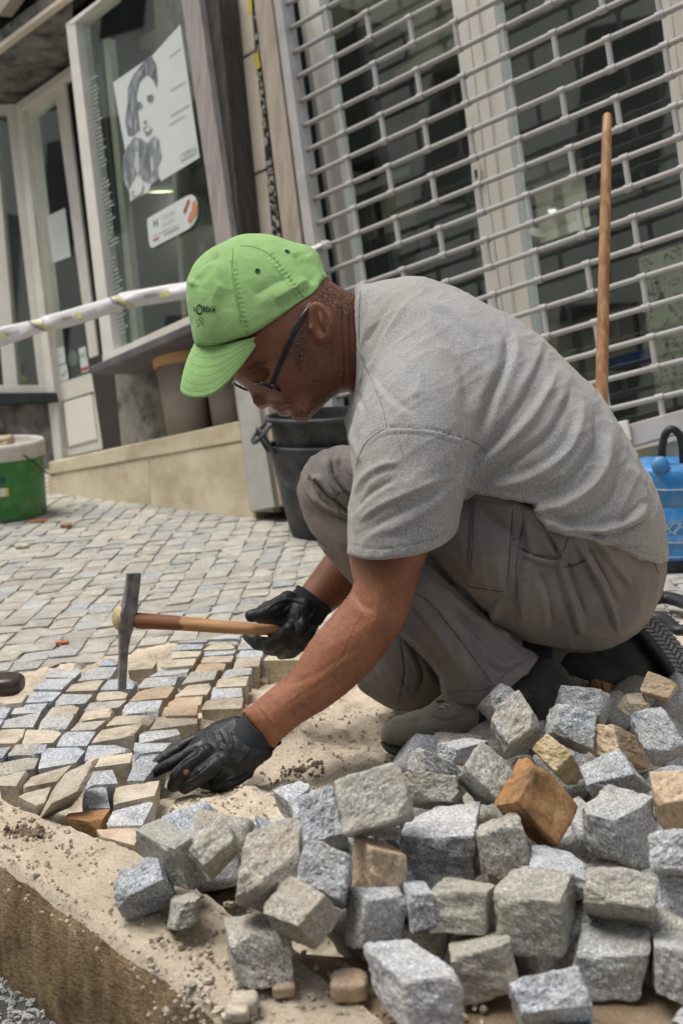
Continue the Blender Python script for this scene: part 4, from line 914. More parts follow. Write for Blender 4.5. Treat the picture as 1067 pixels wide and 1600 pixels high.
for i, (dx, dy, s) in enumerate([(-.03, -.05, .035), (.02, -.02, .032), (-.07, 0, .03), (.03, -.06, .02), (-.02, .02, .03), (.06, -.03, .012)]):
    p = bc + np.array([dx, dy, .212]); c8 = np.array([p + np.array([(1 if k & 1 else -1) * s, (1 if k & 2 else -1) * s * .8, (0 if not k & 4 else s * 1.1)]) + rs.randn(3) * .004 for k in range(8)])
    a, b = hexa(c8, i + 50, 6, .3, 6, .08); obj('rubble_stone', a, outward(a, b), M_['lime_tan' if i % 2 else 'lime'], smooth=True, label=['big tan lump heaped at the front of the green bucket', 'pale lump behind the front one in the green bucket', 'tan lump at the left in the green bucket', 'small pale lump by the bucket rim', 'tan lump in the middle of the bucket', 'tiny pale chip at the right of the bucket'][i], category='stone', group='rubble in the bucket')
# two nested black tubs
t = NT('scuffed_black_rubber'); co = t.co((1, 1, 1), False)
t.col(t.ramp(t.noise(co, 16, 8, .7, .5), [(.40, (.020, .022, .025)), (.58, (.055, .058, .062)), (.72, (.17, .17, .17))])); t.rough(.55, .4); t.bump(t.noise(co, 60, 5), .0015, .6); M_['rubber'] = t.m
M_['black_rubber'] = simple('black_rubber', (.012, .014, .018), .5, .4, .3, 20, .001, 100, dirt=(.06, .06, .06), dsc=20)
tb = GW(514, 832)
for nm, dz, lb in (('lower', 0., 'lower scuffed black rubber tub behind the man'), ('upper', .098, 'upper black rubber tub nested in the other, with its loop handle showing')):
    b_ = tb + np.array([0, 0, dz]); tt = thing('tub', lb, 'tub', b_, 'nested black tubs')
    lobj('tub_body', [(0, .004), (.09, .004), (.098, .0), (.103, .008), (.145, .235), (.146, .24)] if nm == 'lower' else [(0, .004), (.09, .004), (.098, .01), (.104, .03), (.142, .22)], b_, M_['rubber'], tt, 56)
    H = .24 if nm == 'lower' else .215
    lobj('tub_inside', [(.141, H), (.10, .02), (0, .015)], b_, M_['black_rubber'], tt, 56)
    lobj('rim', [(.141, H - .003), (.151, H - .004), (.153, H + .004), (.149, H + .009), (.142, H + .007)], b_, M_['rubber'], tt, 56)
    va2 = math.pi + .35
    if nm == 'upper':
        hp = [on_cyl(b_, .150, va2 + .16, H - .005), on_cyl(b_, .185, va2 + .14, H - .04), on_cyl(b_, .19, va2, H - .05), on_cyl(b_, .185, va2 - .14, H - .04), on_cyl(b_, .150, va2 - .16, H - .005)]
    else: hp = [on_cyl(b_, .150, va2 + .2, H - .01), on_cyl(b_, .172, va2 + .16, H + .035), on_cyl(b_, .178, va2 + .02, H + .052), on_cyl(b_, .172, va2 - .12, H + .035), on_cyl(b_, .150, va2 - .18, H - .01)]
    v_, f_ = tube(catmull(hp, 6), .0085, 8, flat=.6); obj('handle', v_, f_, M_['rubber'], tt, True)
# blue canister
M_['blue'] = simple('blue_plastic', (.015, .20, .52), .4, .5, .12, 10, dirt=(.30, .36, .36), dsc=34, damt=.5)
M_['scuff'] = simple('worn_white_ridge', (.50, .56, .56), .6, .3, .3, 60)
jb = GW(1050, 879); jn = thing('canister', 'blue plastic canister with worn white ridges, black foot and black loop handle', 'canister', jb)
prof = [(.0, .236), (.070, .234), (.096, .230), (.103, .218), (.1030, .196), (.1015, .190), (.1035, .187), (.1035, .181), (.1005, .178), (.1025, .150), (.0995, .147), (.1025, .143), (.103, .075), (.105, .071), (.105, .066), (.1025, .063), (.103, .042), (.105, .038), (.105, .034), (.102, .031), (.100, .024), (0, .022)]
lobj('canister_body', prof, jb, M_['blue'], jn, 56)
for z in (.1845, .0685, .0362, .201): lobj('ridge', [(.1030, z - .0016), (.1052, z - .001), (.1052, z + .001), (.1030, z + .0016)] if z < .2 else [(.1015, z - .001), (.1030, z), (.1012, z + .0015)], jb, M_['scuff'], jn, 56)
lobj('foot', [(0, .0), (.098, .0), (.102, .004), (.102, .026), (.099, .028)], jb, M_['black_rubber'], jn, 56)
t = NT('scratched_print'); co = t.co((1, 1, 1), False); wv = t.vor(co, 70, 0, 'DISTANCE_TO_EDGE'); t.col(t.ramp(wv, [(.03, (.46, .48, .42)), (.09, (.025, .21, .50))])); t.rough(.5)
vj = math.atan2(-jb[1], -jb[0]); cyl_patch('worn_print', jb, .1034, vj - .95, vj - .35, .095, .128, t.m, jn); cyl_patch('worn_print', jb, .1034, vj - .30, vj + .3, .086, .112, t.m, jn)
v_, f_ = tube(catmull([P3(1028, 706, jb[1] + .0 + .0) * 0 + jb + np.array(q) for q in [(-.034, -.05, .225), (-.035, -.05, .265), (-.027, -.05, .300), (-.010, -.05, .309), (.007, -.05, .285), (.012, -.05, .225)]], 7), .0085, 10); obj('handle', v_, f_, M_['black_rubber'], jn, True)
v_, f_ = lathe([(0, .018), (.017, .018), (.019, .012), (.019, 0)], jb + np.array([-.046, -.075, .236]), 20, unit([-.1, -.95, .2])); obj('cap', v_, f_, M_['blue'], jn, True)
# long wooden handle leaning by the grille
t = NT('worn_handle_wood'); co = t.co((40, 40, 2.2)); t.col(t.ramp(t.noise(co, 1.6, 6, .6, .5), [(.28, (.16, .065, .028)), (.5, (.33, .165, .075)), (.72, (.50, .31, .17))])); t.rough(.55, .35); t.bump(t.noise(co, 3, 5), .0008, .5); M_['handle_wood'] = t.m
hd = thing('shovel', 'shovel with a long round orange-brown wooden handle standing upright behind the man', 'shovel', GW(930, 985))
A_ = P3(948, 182, 2.66); B_ = P3(934, 880, 2.47); ts = np.linspace(0, 1, 14); pts = [A_ + (B_ - A_) * s for s in ts]
rr = np.r_[.0094, .0104, .0108, np.linspace(.0112, .0138, 11)]; ds = A_ + (A_ - B_) / np.linalg.norm(A_ - B_) * .006
v_, f_ = tube([ds] + pts, np.r_[.0062, rr], 16); obj('handle', v_, f_, M_['handle_wood'], hd, True)
M_['rust'] = simple('rusty_steel', (.09, .06, .045), .6, .4, .3, 30, .001, 80, .6)
v_, f_ = tube([B_ + (A_ - B_) * .03, B_ + (B_ - A_) * .12], .0165, 14); obj('socket', v_, f_, M_['rust'], hd, True)
q0 = B_ + (B_ - A_) * .10; V = []; n = 8
dn = unit(B_ - A_); sx_ = unit(np.cross(dn, [0, 1, 0]))
for i in range(n + 1):
    s = i / n
    for j in range(n + 1):
        u = (j / n - .5) * 2; wv_ = .07 * (1 - .25 * s ** 4 * abs(u)); V.append(q0 + dn * (.13 * s * (1 - .2 * s * s * u * u)) + sx_ * u * wv_ + np.array([0, 1, 0]) * (.015 * u * u))
o = obj('blade', V, [(i * (n + 1) + j, i * (n + 1) + j + 1, (i + 1) * (n + 1) + j + 1, (i + 1) * (n + 1) + j) for i in range(n) for j in range(n)], M_['rust'], hd, True); o.modifiers.new('solid', 'SOLIDIFY').thickness = .002
rb = thing('rubber_mat', 'folded black rubber strip lying on the paving beyond the rear boot', 'rubber strip', GW(1065, 975))
for i, P_ in enumerate([[(1010, 938), (1040, 934), (1075, 944), (1110, 960)], [(1008, 962), (1035, 966), (1060, 985), (1085, 975), (1095, 960)]]):
    pts = catmull([c2w(C3(x, y, GC(x, y, .028)[2])) for x, y in P_], 6); v_, f_ = tube(pts, .016 if i == 0 else .013, 12, flat=.75); obj('fold', v_, f_, M_['black_rubber'], rb, True)
# barrier tape
tp = thing('barrier_tape', 'twisted white barrier tape stretched across the shop front and knotted to the grille', 'barrier tape', P3(100, 500, 3.7))
K = WA.c(513, 381, .03); keyp = [(-90, 551, 3.95, 27), (0, 527, 3.9, 30), (62, 509, 3.85, 22), (75, 505, 3.85, 25), (120, 494, 3.8, 27), (185, 473, 3.75, 24), (197, 469, 3.74, 26), (260, 459, 3.7, 27), (330, 446, 3.65, 26), (430, 415, K[2] + .05, 20), (490, 389, K[2], 10), (508, 382, K[2], 8)]
kp = catmull(keyp, 8); TW = []
for i, (x, y, z, w) in enumerate(kp):
    d = kp[min(i + 1, len(kp) - 1)][:2] - kp[max(i - 1, 0)][:2]; d = d / np.linalg.norm(d); nrm_ = np.array([-d[1], d[0]])
    row = []
    for j in range(9):
        s = j / 8 - .5; bend = .012 * math.cos(s * 3.1) + .003 * math.sin(i * .55 + s * 5); fold = .004 * vnoise(np.array([i * .35, s * 3, 0]), 5)
        row.append(c2w(C3(x + nrm_[0] * s * w, y + nrm_[1] * s * w, z - bend + fold)))
    TW.append(row)
TW = np.array(TW); n, m = TW.shape[:2]
t = NT('white_tape_plastic'); t.col((.60, .58, .585)); t.rough(.35, .5); t.b.inputs['Subsurface Weight'].default_value = 0
o = obj('tape', TW.reshape(-1, 3), [(i * m + j, i * m + j + 1, (i + 1) * m + j + 1, (i + 1) * m + j) for i in range(n - 1) for j in range(m - 1)], t.m, tp, True); o.modifiers.new('solid', 'SOLIDIFY').thickness = .0006
def tpx(x, s):
    us = kp[:, 0]; i = min(max(int(np.searchsorted(us, x)) - 1, 0), n - 2); f = (x - us[i]) / (us[i + 1] - us[i]); f = min(max(f, 0), 1)
    jj = (s + .5) * 8; j = min(int(jj), 7); g = jj - j; row = TW[i] * (1 - f) + TW[i + 1] * f; p = row[j] * (1 - g) + row[j + 1] * g; c = w2c(p); return c2w(c * (1 - .0012 / 1.0))
def tdec(name, P, mat): return obj(name, [tpx(x, s) for x, s in P], [tuple(range(len(P)))], mat, tp)
M_['tape_yellow'] = simple('tape_yellow_print', (.60, .55, .22), .4, .4, .1, 60); M_['tape_grey'] = simple('tape_grey_print', (.22, .21, .23), .4, .4, .2, 60); M_['tape_pink'] = simple('tape_pink_print', (.48, .28, .30), .4)
for x in (60, 186):
    for k in range(5): s0_, s1_ = -.48 + k * .19, -.48 + (k + 1) * .19; xs = lambda s: x + 10 * (s + .5) ** 1.5 * 2 - 9; tdec('twist_print', [(xs(s0_) - 3, s0_), (xs(s0_) + 1, s0_), (xs(s1_) + 1, s1_), (xs(s1_) - 3, s1_)], M_['tape_grey']); tdec('twist_print', [(xs(s0_) + 4, s0_), (xs(s0_) + 11, s0_), (xs(s1_) + 11, s1_), (xs(s1_) + 4, s1_)], M_['tape_yellow'])
rs = np.random.RandomState(2)
for x, w, mt in ((2, 8, 'tape_yellow'), (118, 9, 'tape_yellow'), (250, 14, 'tape_yellow')): tdec('print', [(x, -.15), (x + w, -.2), (x + w, .2), (x, .15)], M_[mt])
for x0, x1, mt in ((10, 30, 'tape_grey'), (97, 112, 'tape_pink'), (128, 152, 'tape_grey'), (226, 246, 'tape_grey')):
    x = x0
    while x < x1:
        w = rs.uniform(1.2, 2.6); tdec('print', [(x, -.12), (x + w, -.12), (x + w, .06), (x, .08)], M_['ink_mid' if mt == 'tape_grey' else mt]); x += w + rs.uniform(1.0, 2.0)
for i, (dx, dy, r) in enumerate([(0, 0, .011), (-8, 2, .009), (5, -1, .009), (-14, 4, .006)]):
    p = c2w(WA.c(508 + dx, 383 + dy, .035)); V, Fc = hexa(np.array([p + np.array([(1 if k & 1 else -1) * r, (1 if k & 2 else -1) * r, (1 if k & 4 else -1) * r]) for k in range(8)]), i + 70, 6, .5, 5, .25); obj('knot', V, outward(V, Fc), t.m if i != 1 else M_['tape_yellow'], tp, True)
# hammer
h3 = lambda u, v: (150 + u / 2.602, 860 + v / 2.602)
HZ = 1.99
hm = thing('hammer', 'paving hammer with a forged steel head and short brown wooden handle held in the glove', 'hammer', P3(200, 985, HZ))
t = NT('forged_steel'); co = t.co(); t.col(t.ramp(t.noise(co, 60, 7, .7), [(.3, (.07, .066, .062)), (.55, (.19, .182, .17)), (.75, (.34, .325, .30))])); t.rough(t.ramp(t.noise(co, 80, 4), [(.3, .35), (.7, .7)]), .5); t.b.inputs['Metallic'].default_value = .25; t.bump(t.noise(co, 160, 5, .7), .0012, .8); M_['steel'] = t.m
sec = [(154, 93, 34, .0125), (153, 110, 34, .0125), (148, 150, 34.5, .0130), (142, 190, 35, .0135), (137, 222, 38, .0155), (130, 255, 42, .0175), (126, 285, 42, .0175), (122, 315, 36, .0160), (118, 345, 28, .0125), (114, 390, 23, .0105), (111, 440, 21, .0095), (109, 500, 20, .0080), (107.5, 560, 19.5, .0065), (107.5, 566, 18, .005)]
V = []
for (u, v, hw, hd_) in sec:
    c = C3(*h3(u, v), HZ); w = hw / 2.602 / F * HZ; cs, sn = math.cos(.5), math.sin(.5)
    for (a, b) in ((-1, -.78), (-.78, -1), (.78, -1), (1, -.78), (1, .78), (.78, 1), (-.78, 1), (-1, .78)):
        x_, z_ = a * w * .84, b * hd_; V.append(c2w(c + np.array([x_ * cs - z_ * sn * .6, 0, x_ * sn + z_ * cs])))
ns = len(sec); Fc = [(i * 8 + k, i * 8 + (k + 1) % 8, (i + 1) * 8 + (k + 1) % 8, (i + 1) * 8 + k) for i in range(ns - 1) for k in range(8)] + [tuple(range(8))[::-1], tuple((ns - 1) * 8 + k for k in range(8))]
o = obj('hammer_head', V, outward(np.array(V), Fc), M_['steel'], hm)
t = NT('hammer_handle_wood'); co = t.co((3, 60, 60), False); tc_ = t.n('ShaderNodeTexCoord'); sx = t.n('ShaderNodeSeparateXYZ'); t.l(tc_.outputs['Object'], sx.inputs[0])
wd = t.ramp(t.noise(co, 1.5, 6, .6, .6), [(.3, (.30, .145, .060)), (.7, (.48, .27, .13))]); dk = t.mix(1, wd, (.48, .36, .34), 'MULTIPLY')
edge = t.math('ADD', sx.outputs[0], t.math('MULTIPLY', t.noise(co, 1.2, 3), .02)); t.col(t.mix(t.ramp(t.math('MULTIPLY', t.math('ADD', edge, .2), 2.5), [(.355, 1.), (.365, 0.)]), wd, dk)); t.rough(.6, .3); t.bump(t.noise(co, 4, 4), .0006, .5)
hpts = [(168, 285, 40, 1.99), (250, 290, 39, 1.985), (380, 299, 36, 1.98), (500, 310, 33, 1.975), (620, 318, 30, 1.97), (700, 322, 27, 1.967), (745, 321, 20, 1.965), (757, 320, 8, 1.964)]
hh = catmull(hpts, 4); pts = [c2w(C3(*h3(q[0], q[1]), q[3])) for q in hh]; v_, f_ = tube(pts, [max(q[2], 2) / 2.602 / F * 1.98 for q in hh], 18, flat=.8, up=nn @ R.T * 0 + np.array([0, 0, 1.])); obj('handle', v_, outward(v_, f_), t.m, hm, True)
p0 = C3(*h3(112, 276), HZ); v_, f_ = lathe([(.0175, -.004), (.0185, .004), (.0165, .012), (.008, .0165), (0, .017)], c2w(p0), 20, R @ unit([-.92, .05, -.38])); obj('handle_end', v_, f_, simple('pale_end_grain', (.50, .40, .22), .8, .2, .25, 90, .0008, 200), hm, True)
# ------------------------------------------------------------------ the man: surfaces grown from rounded volumes, then sculpted
def poly_dist(X, Y, P):
    """signed distance (px) to polygon, negative inside"""
    d = np.full(X.shape, 1e9); n = len(P)
    for i in range(n):
        x1, y1 = P[i]; x2, y2 = P[(i + 1) % n]; dx, dy = x2 - x1, y2 - y1; L = dx * dx + dy * dy + 1e-9
        t = np.clip(((X - x1) * dx + (Y - y1) * dy) / L, 0, 1); d = np.minimum(d, (X - x1 - t * dx) ** 2 + (Y - y1 - t * dy) ** 2)
    d = np.sqrt(d); return np.where(inpoly(X, Y, P), -d, d)
class Raster:
    def __init__(s, x0, y0, st, A): s.x0, s.y0, s.st, s.A = x0, y0, st, A
    def __call__(s, x, y):
        h, w = s.A.shape; fx = np.clip((x - s.x0) / s.st, 0, w - 1.001); fy = np.clip((y - s.y0) / s.st, 0, h - 1.001)
        i = fx.astype(int); j = fy.astype(int); a = fx - i; b = fy - j; A = s.A
        return (A[j, i] * (1 - a) + A[j, i + 1] * a) * (1 - b) + (A[j + 1, i] * (1 - a) + A[j + 1, i + 1] * a) * b
def ppx(p, z0): return p[:, 0] / z0 * F + 533.5, p[:, 1] / z0 * F + 800
def region(P, z0, sm=5, pad=160):
    """prism through the depth above a closed outline; value in metres"""
    Q = catmull(P, sm, True) if sm else np.array(P, float); x0, y0 = Q.min(0) - pad; x1, y1 = Q.max(0) + pad; st = 3.
    X, Y = np.meshgrid(np.arange(x0, x1, st), np.arange(y0, y1, st)); Rr = Raster(x0, y0, st, poly_dist(X, Y, Q) * z0 / F)
    return lambda p: Rr(*ppx(p, z0))
def inflate(P, z0, k, sm=5, zf=None, pad=150):
    Q = catmull(P, sm, True) if sm else np.array(P, float); x0, y0 = Q.min(0) - pad; x1, y1 = Q.max(0) + pad; u = None
    for st in (16., 8., 4., 2.):
        xs = np.arange(x0, x1, st); ys = np.arange(y0, y1, st); X, Y = np.meshgrid(xs, ys)
        if st > 2: D = poly_dist(X, Y, Q)
        else: D = Raster(x0, y0, 4., D4)(X, Y)
        if st == 4: D4 = D
        ins = D < 0
        u = np.zeros(X.shape) if u is None else Raster(x0, y0, st * 2, u)(X, Y) * ins
        fr = np.clip(-D / st, .12, 1.)
        for _ in range(500 if st > 4 else 120):
            n = u.copy(); n[1:-1, 1:-1] = .25 * (u[:-2, 1:-1] + u[2:, 1:-1] + u[1:-1, :-2] + u[1:-1, 2:]) + st * st; u = n * ins
    Rf = math.sqrt(u.max()); u = np.where(ins, u, -1.6 * Rf * np.maximum(D, 0)); sc = (z0 / F)
    ru = Raster(x0, y0, 2., u * sc * sc); Rm = Rf * sc
    def f(p):
        x, y = ppx(p, z0); zc = z0 if zf is None else zf(x, y); c = p[:, 2] - zc; return (c * c / (k * k) - ru(x, y)) / (2 * Rm)
    return f
def smin(a, b, r): h = np.clip(.5 + .5 * (b - a) / r, 0, 1); return b * (1 - h) + a * h - r * h * (1 - h)
def smax(a, b, r): return -smin(-a, -b, r)
def cap_(a, b, ra, rb, sc=None):
    a = np.array(a); b = np.array(b)
    def f(p):
        d = b - a; t = np.clip((p - a) @ d / (d @ d), 0, 1); q = p - a - t[:, None] * d
        return np.linalg.norm(q, axis=1) - (ra + (rb - ra) * t)
    return f
def capx(A, B, ra, rb): return cap_(C3(*A), C3(*B), ra, rb)
def ell(c, r, ax=None):
    c = np.array(c); r = np.array(r, float); A = np.eye(3) if ax is None else np.array(ax)
    def f(p): q = (p - c) @ A.T / r; n = np.linalg.norm(q, axis=1); return (n - 1) * r.min()
    return f
def ellx(P, r, ax=None): return ell(C3(*P), r, ax)
def chain(pts, rr):
    fs = [capx(pts[i], pts[i + 1], rr[i], rr[i + 1]) for i in range(len(pts) - 1)]
    def f(p):
        d = fs[0](p)
        for g in fs[1:]: d = np.minimum(d, g(p))
        return d
    return f
def surfnet(f, lo, hi, h, band=3.):
    lo = np.array(lo, float); hi = np.array(hi, float); C = 4; n = (np.ceil((hi - lo) / (h * C)).astype(int) + 1)
    cg = [lo[k] + (np.arange(n[k]) + .5) * h * C for k in range(3)]
    G = np.stack(np.meshgrid(*cg, indexing='ij'), -1).reshape(-1, 3); fc = f(G).reshape(n)
    act = np.abs(fc) < h * C * band
    A = np.repeat(np.repeat(np.repeat(fc, C, 0), C, 1), C, 2).astype(np.float32); m = np.repeat(np.repeat(np.repeat(act, C, 0), C, 1), C, 2)
    idx = np.nonzero(m); P = lo + (np.stack(idx, -1) + .5) * h
    out = np.empty(len(P), np.float32)
    for s in range(0, len(P), 400000): out[s:s + 400000] = f(P[s:s + 400000])
    A[idx] = out; A[A == 0] = 1e-7
    ins = A < 0; N = A.shape; cnt = np.zeros([k - 1 for k in N], np.int8); acc = np.zeros(list(cnt.shape) + [3], np.float32)
    def sl(dx, dy, dz): return (slice(dx, N[0] - 1 + dx), slice(dy, N[1] - 1 + dy), slice(dz, N[2] - 1 + dz))
    for ax in range(3):
        for a in (0, 1):
            for b in (0, 1):
                o = [0, 0, 0]; o[(ax + 1) % 3] = a; o[(ax + 2) % 3] = b; e = list(o); e[ax] = 1
                v0 = A[sl(*o)]; v1 = A[sl(*e)]; cr = (v0 < 0) != (v1 < 0); t = np.where(cr, v0 / np.where(cr, v0 - v1, 1), 0)
                cnt += cr
                for k in range(3): acc[..., k] += np.where(cr, (t if k == ax else o[k]), 0)
    cells = np.nonzero(cnt); vid = -np.ones(cnt.shape, np.int64); vid[cells] = np.arange(len(cells[0]))
    V = lo + (np.stack(cells, -1) + acc[cells] / cnt[cells][:, None] + .5) * h
    Fc = []
    for ax in range(3):
        b, c = (ax + 1) % 3, (ax + 2) % 3
        s0 = [slice(1, N[k] - 1) for k in range(3)]; s0[ax] = slice(0, N[ax] - 1); s1 = list(s0); s1[ax] = slice(1, N[ax])
        cr = ins[tuple(s0)] != ins[tuple(s1)]; I = np.array(np.nonzero(cr)).T
        if not len(I): continue
        off = np.array([1, 1, 1]); off[ax] = 0; I = I + off; pos = ins[tuple(I.T)]
        def g(db, dc): J = I.copy(); J[:, b] -= db; J[:, c] -= dc; return vid[tuple(J.T)]
        q = np.stack([g(1, 1), g(0, 1), g(0, 0), g(1, 0)], -1); q[~pos] = q[~pos][:, ::-1]; Fc.append(q)
    Fc = np.vstack(Fc); Fc = Fc[(Fc >= 0).all(1)]
    return V, Fc
def vnormals(V, Q):
    n = np.cross(V[Q[:, 2]] - V[Q[:, 0]], V[Q[:, 3]] - V[Q[:, 1]]); N = np.zeros_like(V)
    for k in range(4): np.add.at(N, Q[:, k], n)
    return N / (np.linalg.norm(N, axis=1, keepdims=True) + 1e-12)
def relax(V, Q, it=2, lam=.5):
    E = np.vstack([Q[:, [0, 1]], Q[:, [1, 2]], Q[:, [2, 3]], Q[:, [3, 0]]])
    for _ in range(it):
        S_ = np.zeros_like(V); c = np.zeros(len(V)); np.add.at(S_, E[:, 0], V[E[:, 1]]); np.add.at(c, E[:, 0], 1); np.add.at(S_, E[:, 1], V[E[:, 0]]); np.add.at(c, E[:, 1], 1)
        V = V + lam * (S_ / np.maximum(c, 1)[:, None] - V)
    return V
def strokes(V, Nn, L, face=.15):
    """folds: (amplitude m, width px, points) laid on the side turned to the street"""
    x = V[:, 0] / V[:, 2] * F + 533.5; y = V[:, 1] / V[:, 2] * F + 800; vw = -V / np.linalg.norm(V, axis=1, keepdims=True); fc = np.clip(((Nn * vw).sum(1) - face + .25) / .3, 0, 1)
    D = np.zeros(len(V))
    for amp, w, P in L:
        P = catmull(P, 5); lo = P.min(0) - 3 * w; hi = P.max(0) + 3 * w; m = np.nonzero((x > lo[0]) & (x < hi[0]) & (y > lo[1]) & (y < hi[1]))[0]
        if not len(m): continue
        X, Y = x[m], y[m]; best = np.full(len(m), 1e9); sg = np.zeros(len(m)); tt = np.zeros(len(m)); n = len(P)
        for i in range(n - 1):
            dx, dy = P[i + 1] - P[i]; L2 = dx * dx + dy * dy + 1e-9; t = np.clip(((X - P[i, 0]) * dx + (Y - P[i, 1]) * dy) / L2, 0, 1)
            ex, ey = X - P[i, 0] - t * dx, Y - P[i, 1] - t * dy; d = np.hypot(ex, ey); k = d < best; best[k] = d[k]; sg[k] = ((dx * ey - dy * ex) / math.sqrt(L2))[k]; tt[k] = ((i + t) / (n - 1))[k]
        tap = np.minimum(1, np.minimum(tt, 1 - tt) * 5 + .12)
        q = sg / w
        D[m] += amp * tap * (.55 * np.exp(-q * q) + .55 * np.exp(-2.2 * np.abs(q)) - .50 * np.exp(-(q - 1.1) ** 2 * 1.4)) * (best < 3 * w) * np.exp(-np.maximum(0, best - np.abs(sg)) ** 2 / (w * w))
    return V + Nn * (D * fc)[:, None]
from mathutils.bvhtree import BVHTree
def strip(bv, P, w, lift=.0005, sm=6):
    P = catmull(P, sm) if sm else np.array(P, float); V = []
    for i in range(len(P)):
        d = P[min(i + 1, len(P) - 1)] - P[max(i - 1, 0)]; d = d / (np.linalg.norm(d) + 1e-9); n_ = np.array([-d[1], d[0]])
        for s in (1, -1):
            q = P[i] + n_ * w / 2 * s; r = Vector(ray(*q)).normalized(); h = bv.ray_cast(Vector((0, 0, 0)), r)
            if h[0] is None: break
            nr = np.array(h[1]); nr = nr if nr @ np.array(r) < 0 else -nr; V.append(np.array(h[0]) + nr * lift)
        if len(V) % 2: V.pop()
    n = len(V) // 2
    if n < 2: return None
    return c2w(np.array(V)), [(2 * i, 2 * i + 1, 2 * i + 3, 2 * i + 2) for i in range(n - 1)]
def seams(name, V, Q, L, w, mat, par, lift=.0005, dash=0):
    bv = BVHTree.FromPolygons([tuple(v) for v in V], [tuple(q) for q in Q]); o = None; out = []
    for P in L:
        if dash:
            C_ = catmull(P, 10); d = np.r_[0, np.cumsum(np.hypot(*np.diff(C_, axis=0).T))]
            for t in np.arange(0, d[-1] - dash, dash * 1.7):
                a = [[np.interp(u, d, C_[:, 0]), np.interp(u, d, C_[:, 1])] for u in (t, t + dash)]; g = strip(bv, a, w, lift, 0)
                if g: out.append(g)
        else:
            g = strip(bv, P, w, lift)
            if g: out.append(g)
    a, b = join(out); o = obj(name, a, b, mat, par); o['kind'] = 'stuff'; return o
def ridged(V, th, f1, f2, s, oc=2):
    # elongated cloth creases: long along direction th (in the picture plane), short across it
    c, n = math.cos(th), math.sin(th); A_ = np.stack([(V[:, 0] * c + V[:, 1] * n) * f1, (-V[:, 0] * n + V[:, 1] * c) * f2, V[:, 2] * (f1 + f2) * .35], -1)
    A_ = A_ + .5 * np.stack([vnoise(V * 9, s + 3), vnoise(V * 9, s + 5), vnoise(V * 9, s + 7)], -1)
    r = 0; a = 1.
    for o in range(oc): v = 1 - np.abs(vnoise(A_ * 1.9 ** o, s + o)); r = r + a * v * v * v; a *= .5
    return r
man = thing('person', 'crouching man in a green cap, glasses, grey t-shirt and taupe work trousers laying stones', 'person', GW(760, 1110))
def part(name, V, Q, mat, par=None, **k): return obj(name, c2w(V), [tuple(q) for q in Q.tolist()], mat, par or man, True, **k)
def bb(P, z0, z1, pad=25, zr=None):
    P = np.array(P, float); zr = zr or (z0 + z1) / 2; a = P.min(0) - pad; b = P.max(0) + pad
    return [(a[0] - 533.5) / F * zr, (a[1] - 800) / F * zr, z0], [(b[0] - 533.5) / F * zr, (b[1] - 800) / F * zr, z1]
# outlines (photograph pixels)
HC = [(575, 466), (556, 463), (540, 455), (526, 447), (510, 433), (501, 417), (495, 403), (481, 391), (461, 386), (444, 381), (425, 374), (397, 372), (375, 375), (360, 381), (332, 395), (312, 412), (301, 431), (297, 448), (298, 476),
      (304, 507), (308, 530), (316, 548), (335, 565), (352, 580), (367, 593), (380, 602), (390, 611), (394, 620), (398, 631), (404, 638), (411, 639.5), (418, 635), (424, 633), (427, 639), (431, 642.5), (437, 647), (444, 651), (450, 651), (453.5, 650),
      (458, 655), (467, 658.5), (478, 657.5), (492, 646), (509, 629), (533, 610), (556, 618), (578, 628)]
CAPR = [(509, 434), (501, 405), (470, 360), (370, 345), (290, 400), (280, 470), (290, 545), (312, 542), (326, 545), (354, 543), (382, 537), (405, 530), (439, 510), (467, 490.5), (495, 468), (507, 443), (520, 436)]
TORSO = [(553, 461), (576, 452), (600, 446), (622, 442), (643, 439), (684, 450), (725, 468), (751, 481), (792, 502), (838, 535), (879, 574), (920, 617), (956, 666), (981, 712), (1007, 758), (1024, 804), (1031, 851), (1030, 886), (1026, 927), (1008, 969),
         (966, 1004), (917, 1019), (845, 1010), (808, 998), (765, 955), (730, 880), (690, 810), (640, 770), (590, 745), (556, 715), (545, 670), (545, 640), (552, 610), (548, 540)]
SHIRTR = [(556, 440), (600, 420), (700, 420), (900, 560), (1050, 750), (1060, 870), (1031, 876), (1020, 880), (992, 871), (956, 857), (925, 845), (889, 837), (852, 828), (826, 808), (815, 787), (776, 783), (725, 776), (690, 790), (600, 790), (535, 760), (525, 680), (553, 617), (556, 540)]
SLEEVE = [(640, 520), (600, 560), (562, 640), (553, 707), (557, 748), (550, 800), (546, 866), (540, 950), (560, 990), (640, 985), (685, 930), (705, 836), (716, 790), (728, 745), (750, 694), (752, 640), (720, 560), (680, 520)]
ARM = [(565, 800), (547, 863), (549, 890), (551, 921), (519, 964), (484, 1006), (453, 1056), (420, 1085), (384, 1116), (372, 1128), (420, 1178), (434, 1168), (469, 1137), (515, 1106), (560, 1067), (592, 1030), (620, 990), (635, 958), (645, 921), (662, 872), (685, 800), (660, 740), (600, 740)]
THIGH = [(468, 752), (478, 725), (499, 707), (526, 700), (560, 702), (650, 725), (760, 760), (900, 800), (990, 850), (1018, 900), (1000, 955), (964, 1000), (917, 1015), (845, 1007), (805, 992), (760, 960), (711, 919), (681, 882), (640, 850), (590, 825), (530, 810), (480, 790)]
SHIN = [(465, 760), (468, 781), (481, 818), (505, 860), (541, 903), (590, 955), (620, 987), (655, 1025), (676, 1048), (690, 1070), (700, 1110), (760, 1170), (830, 1150), (870, 1080), (845, 1035), (815, 1005), (770, 968), (720, 922), (680, 880), (640, 830), (600, 790), (560, 750), (520, 722), (490, 722)]
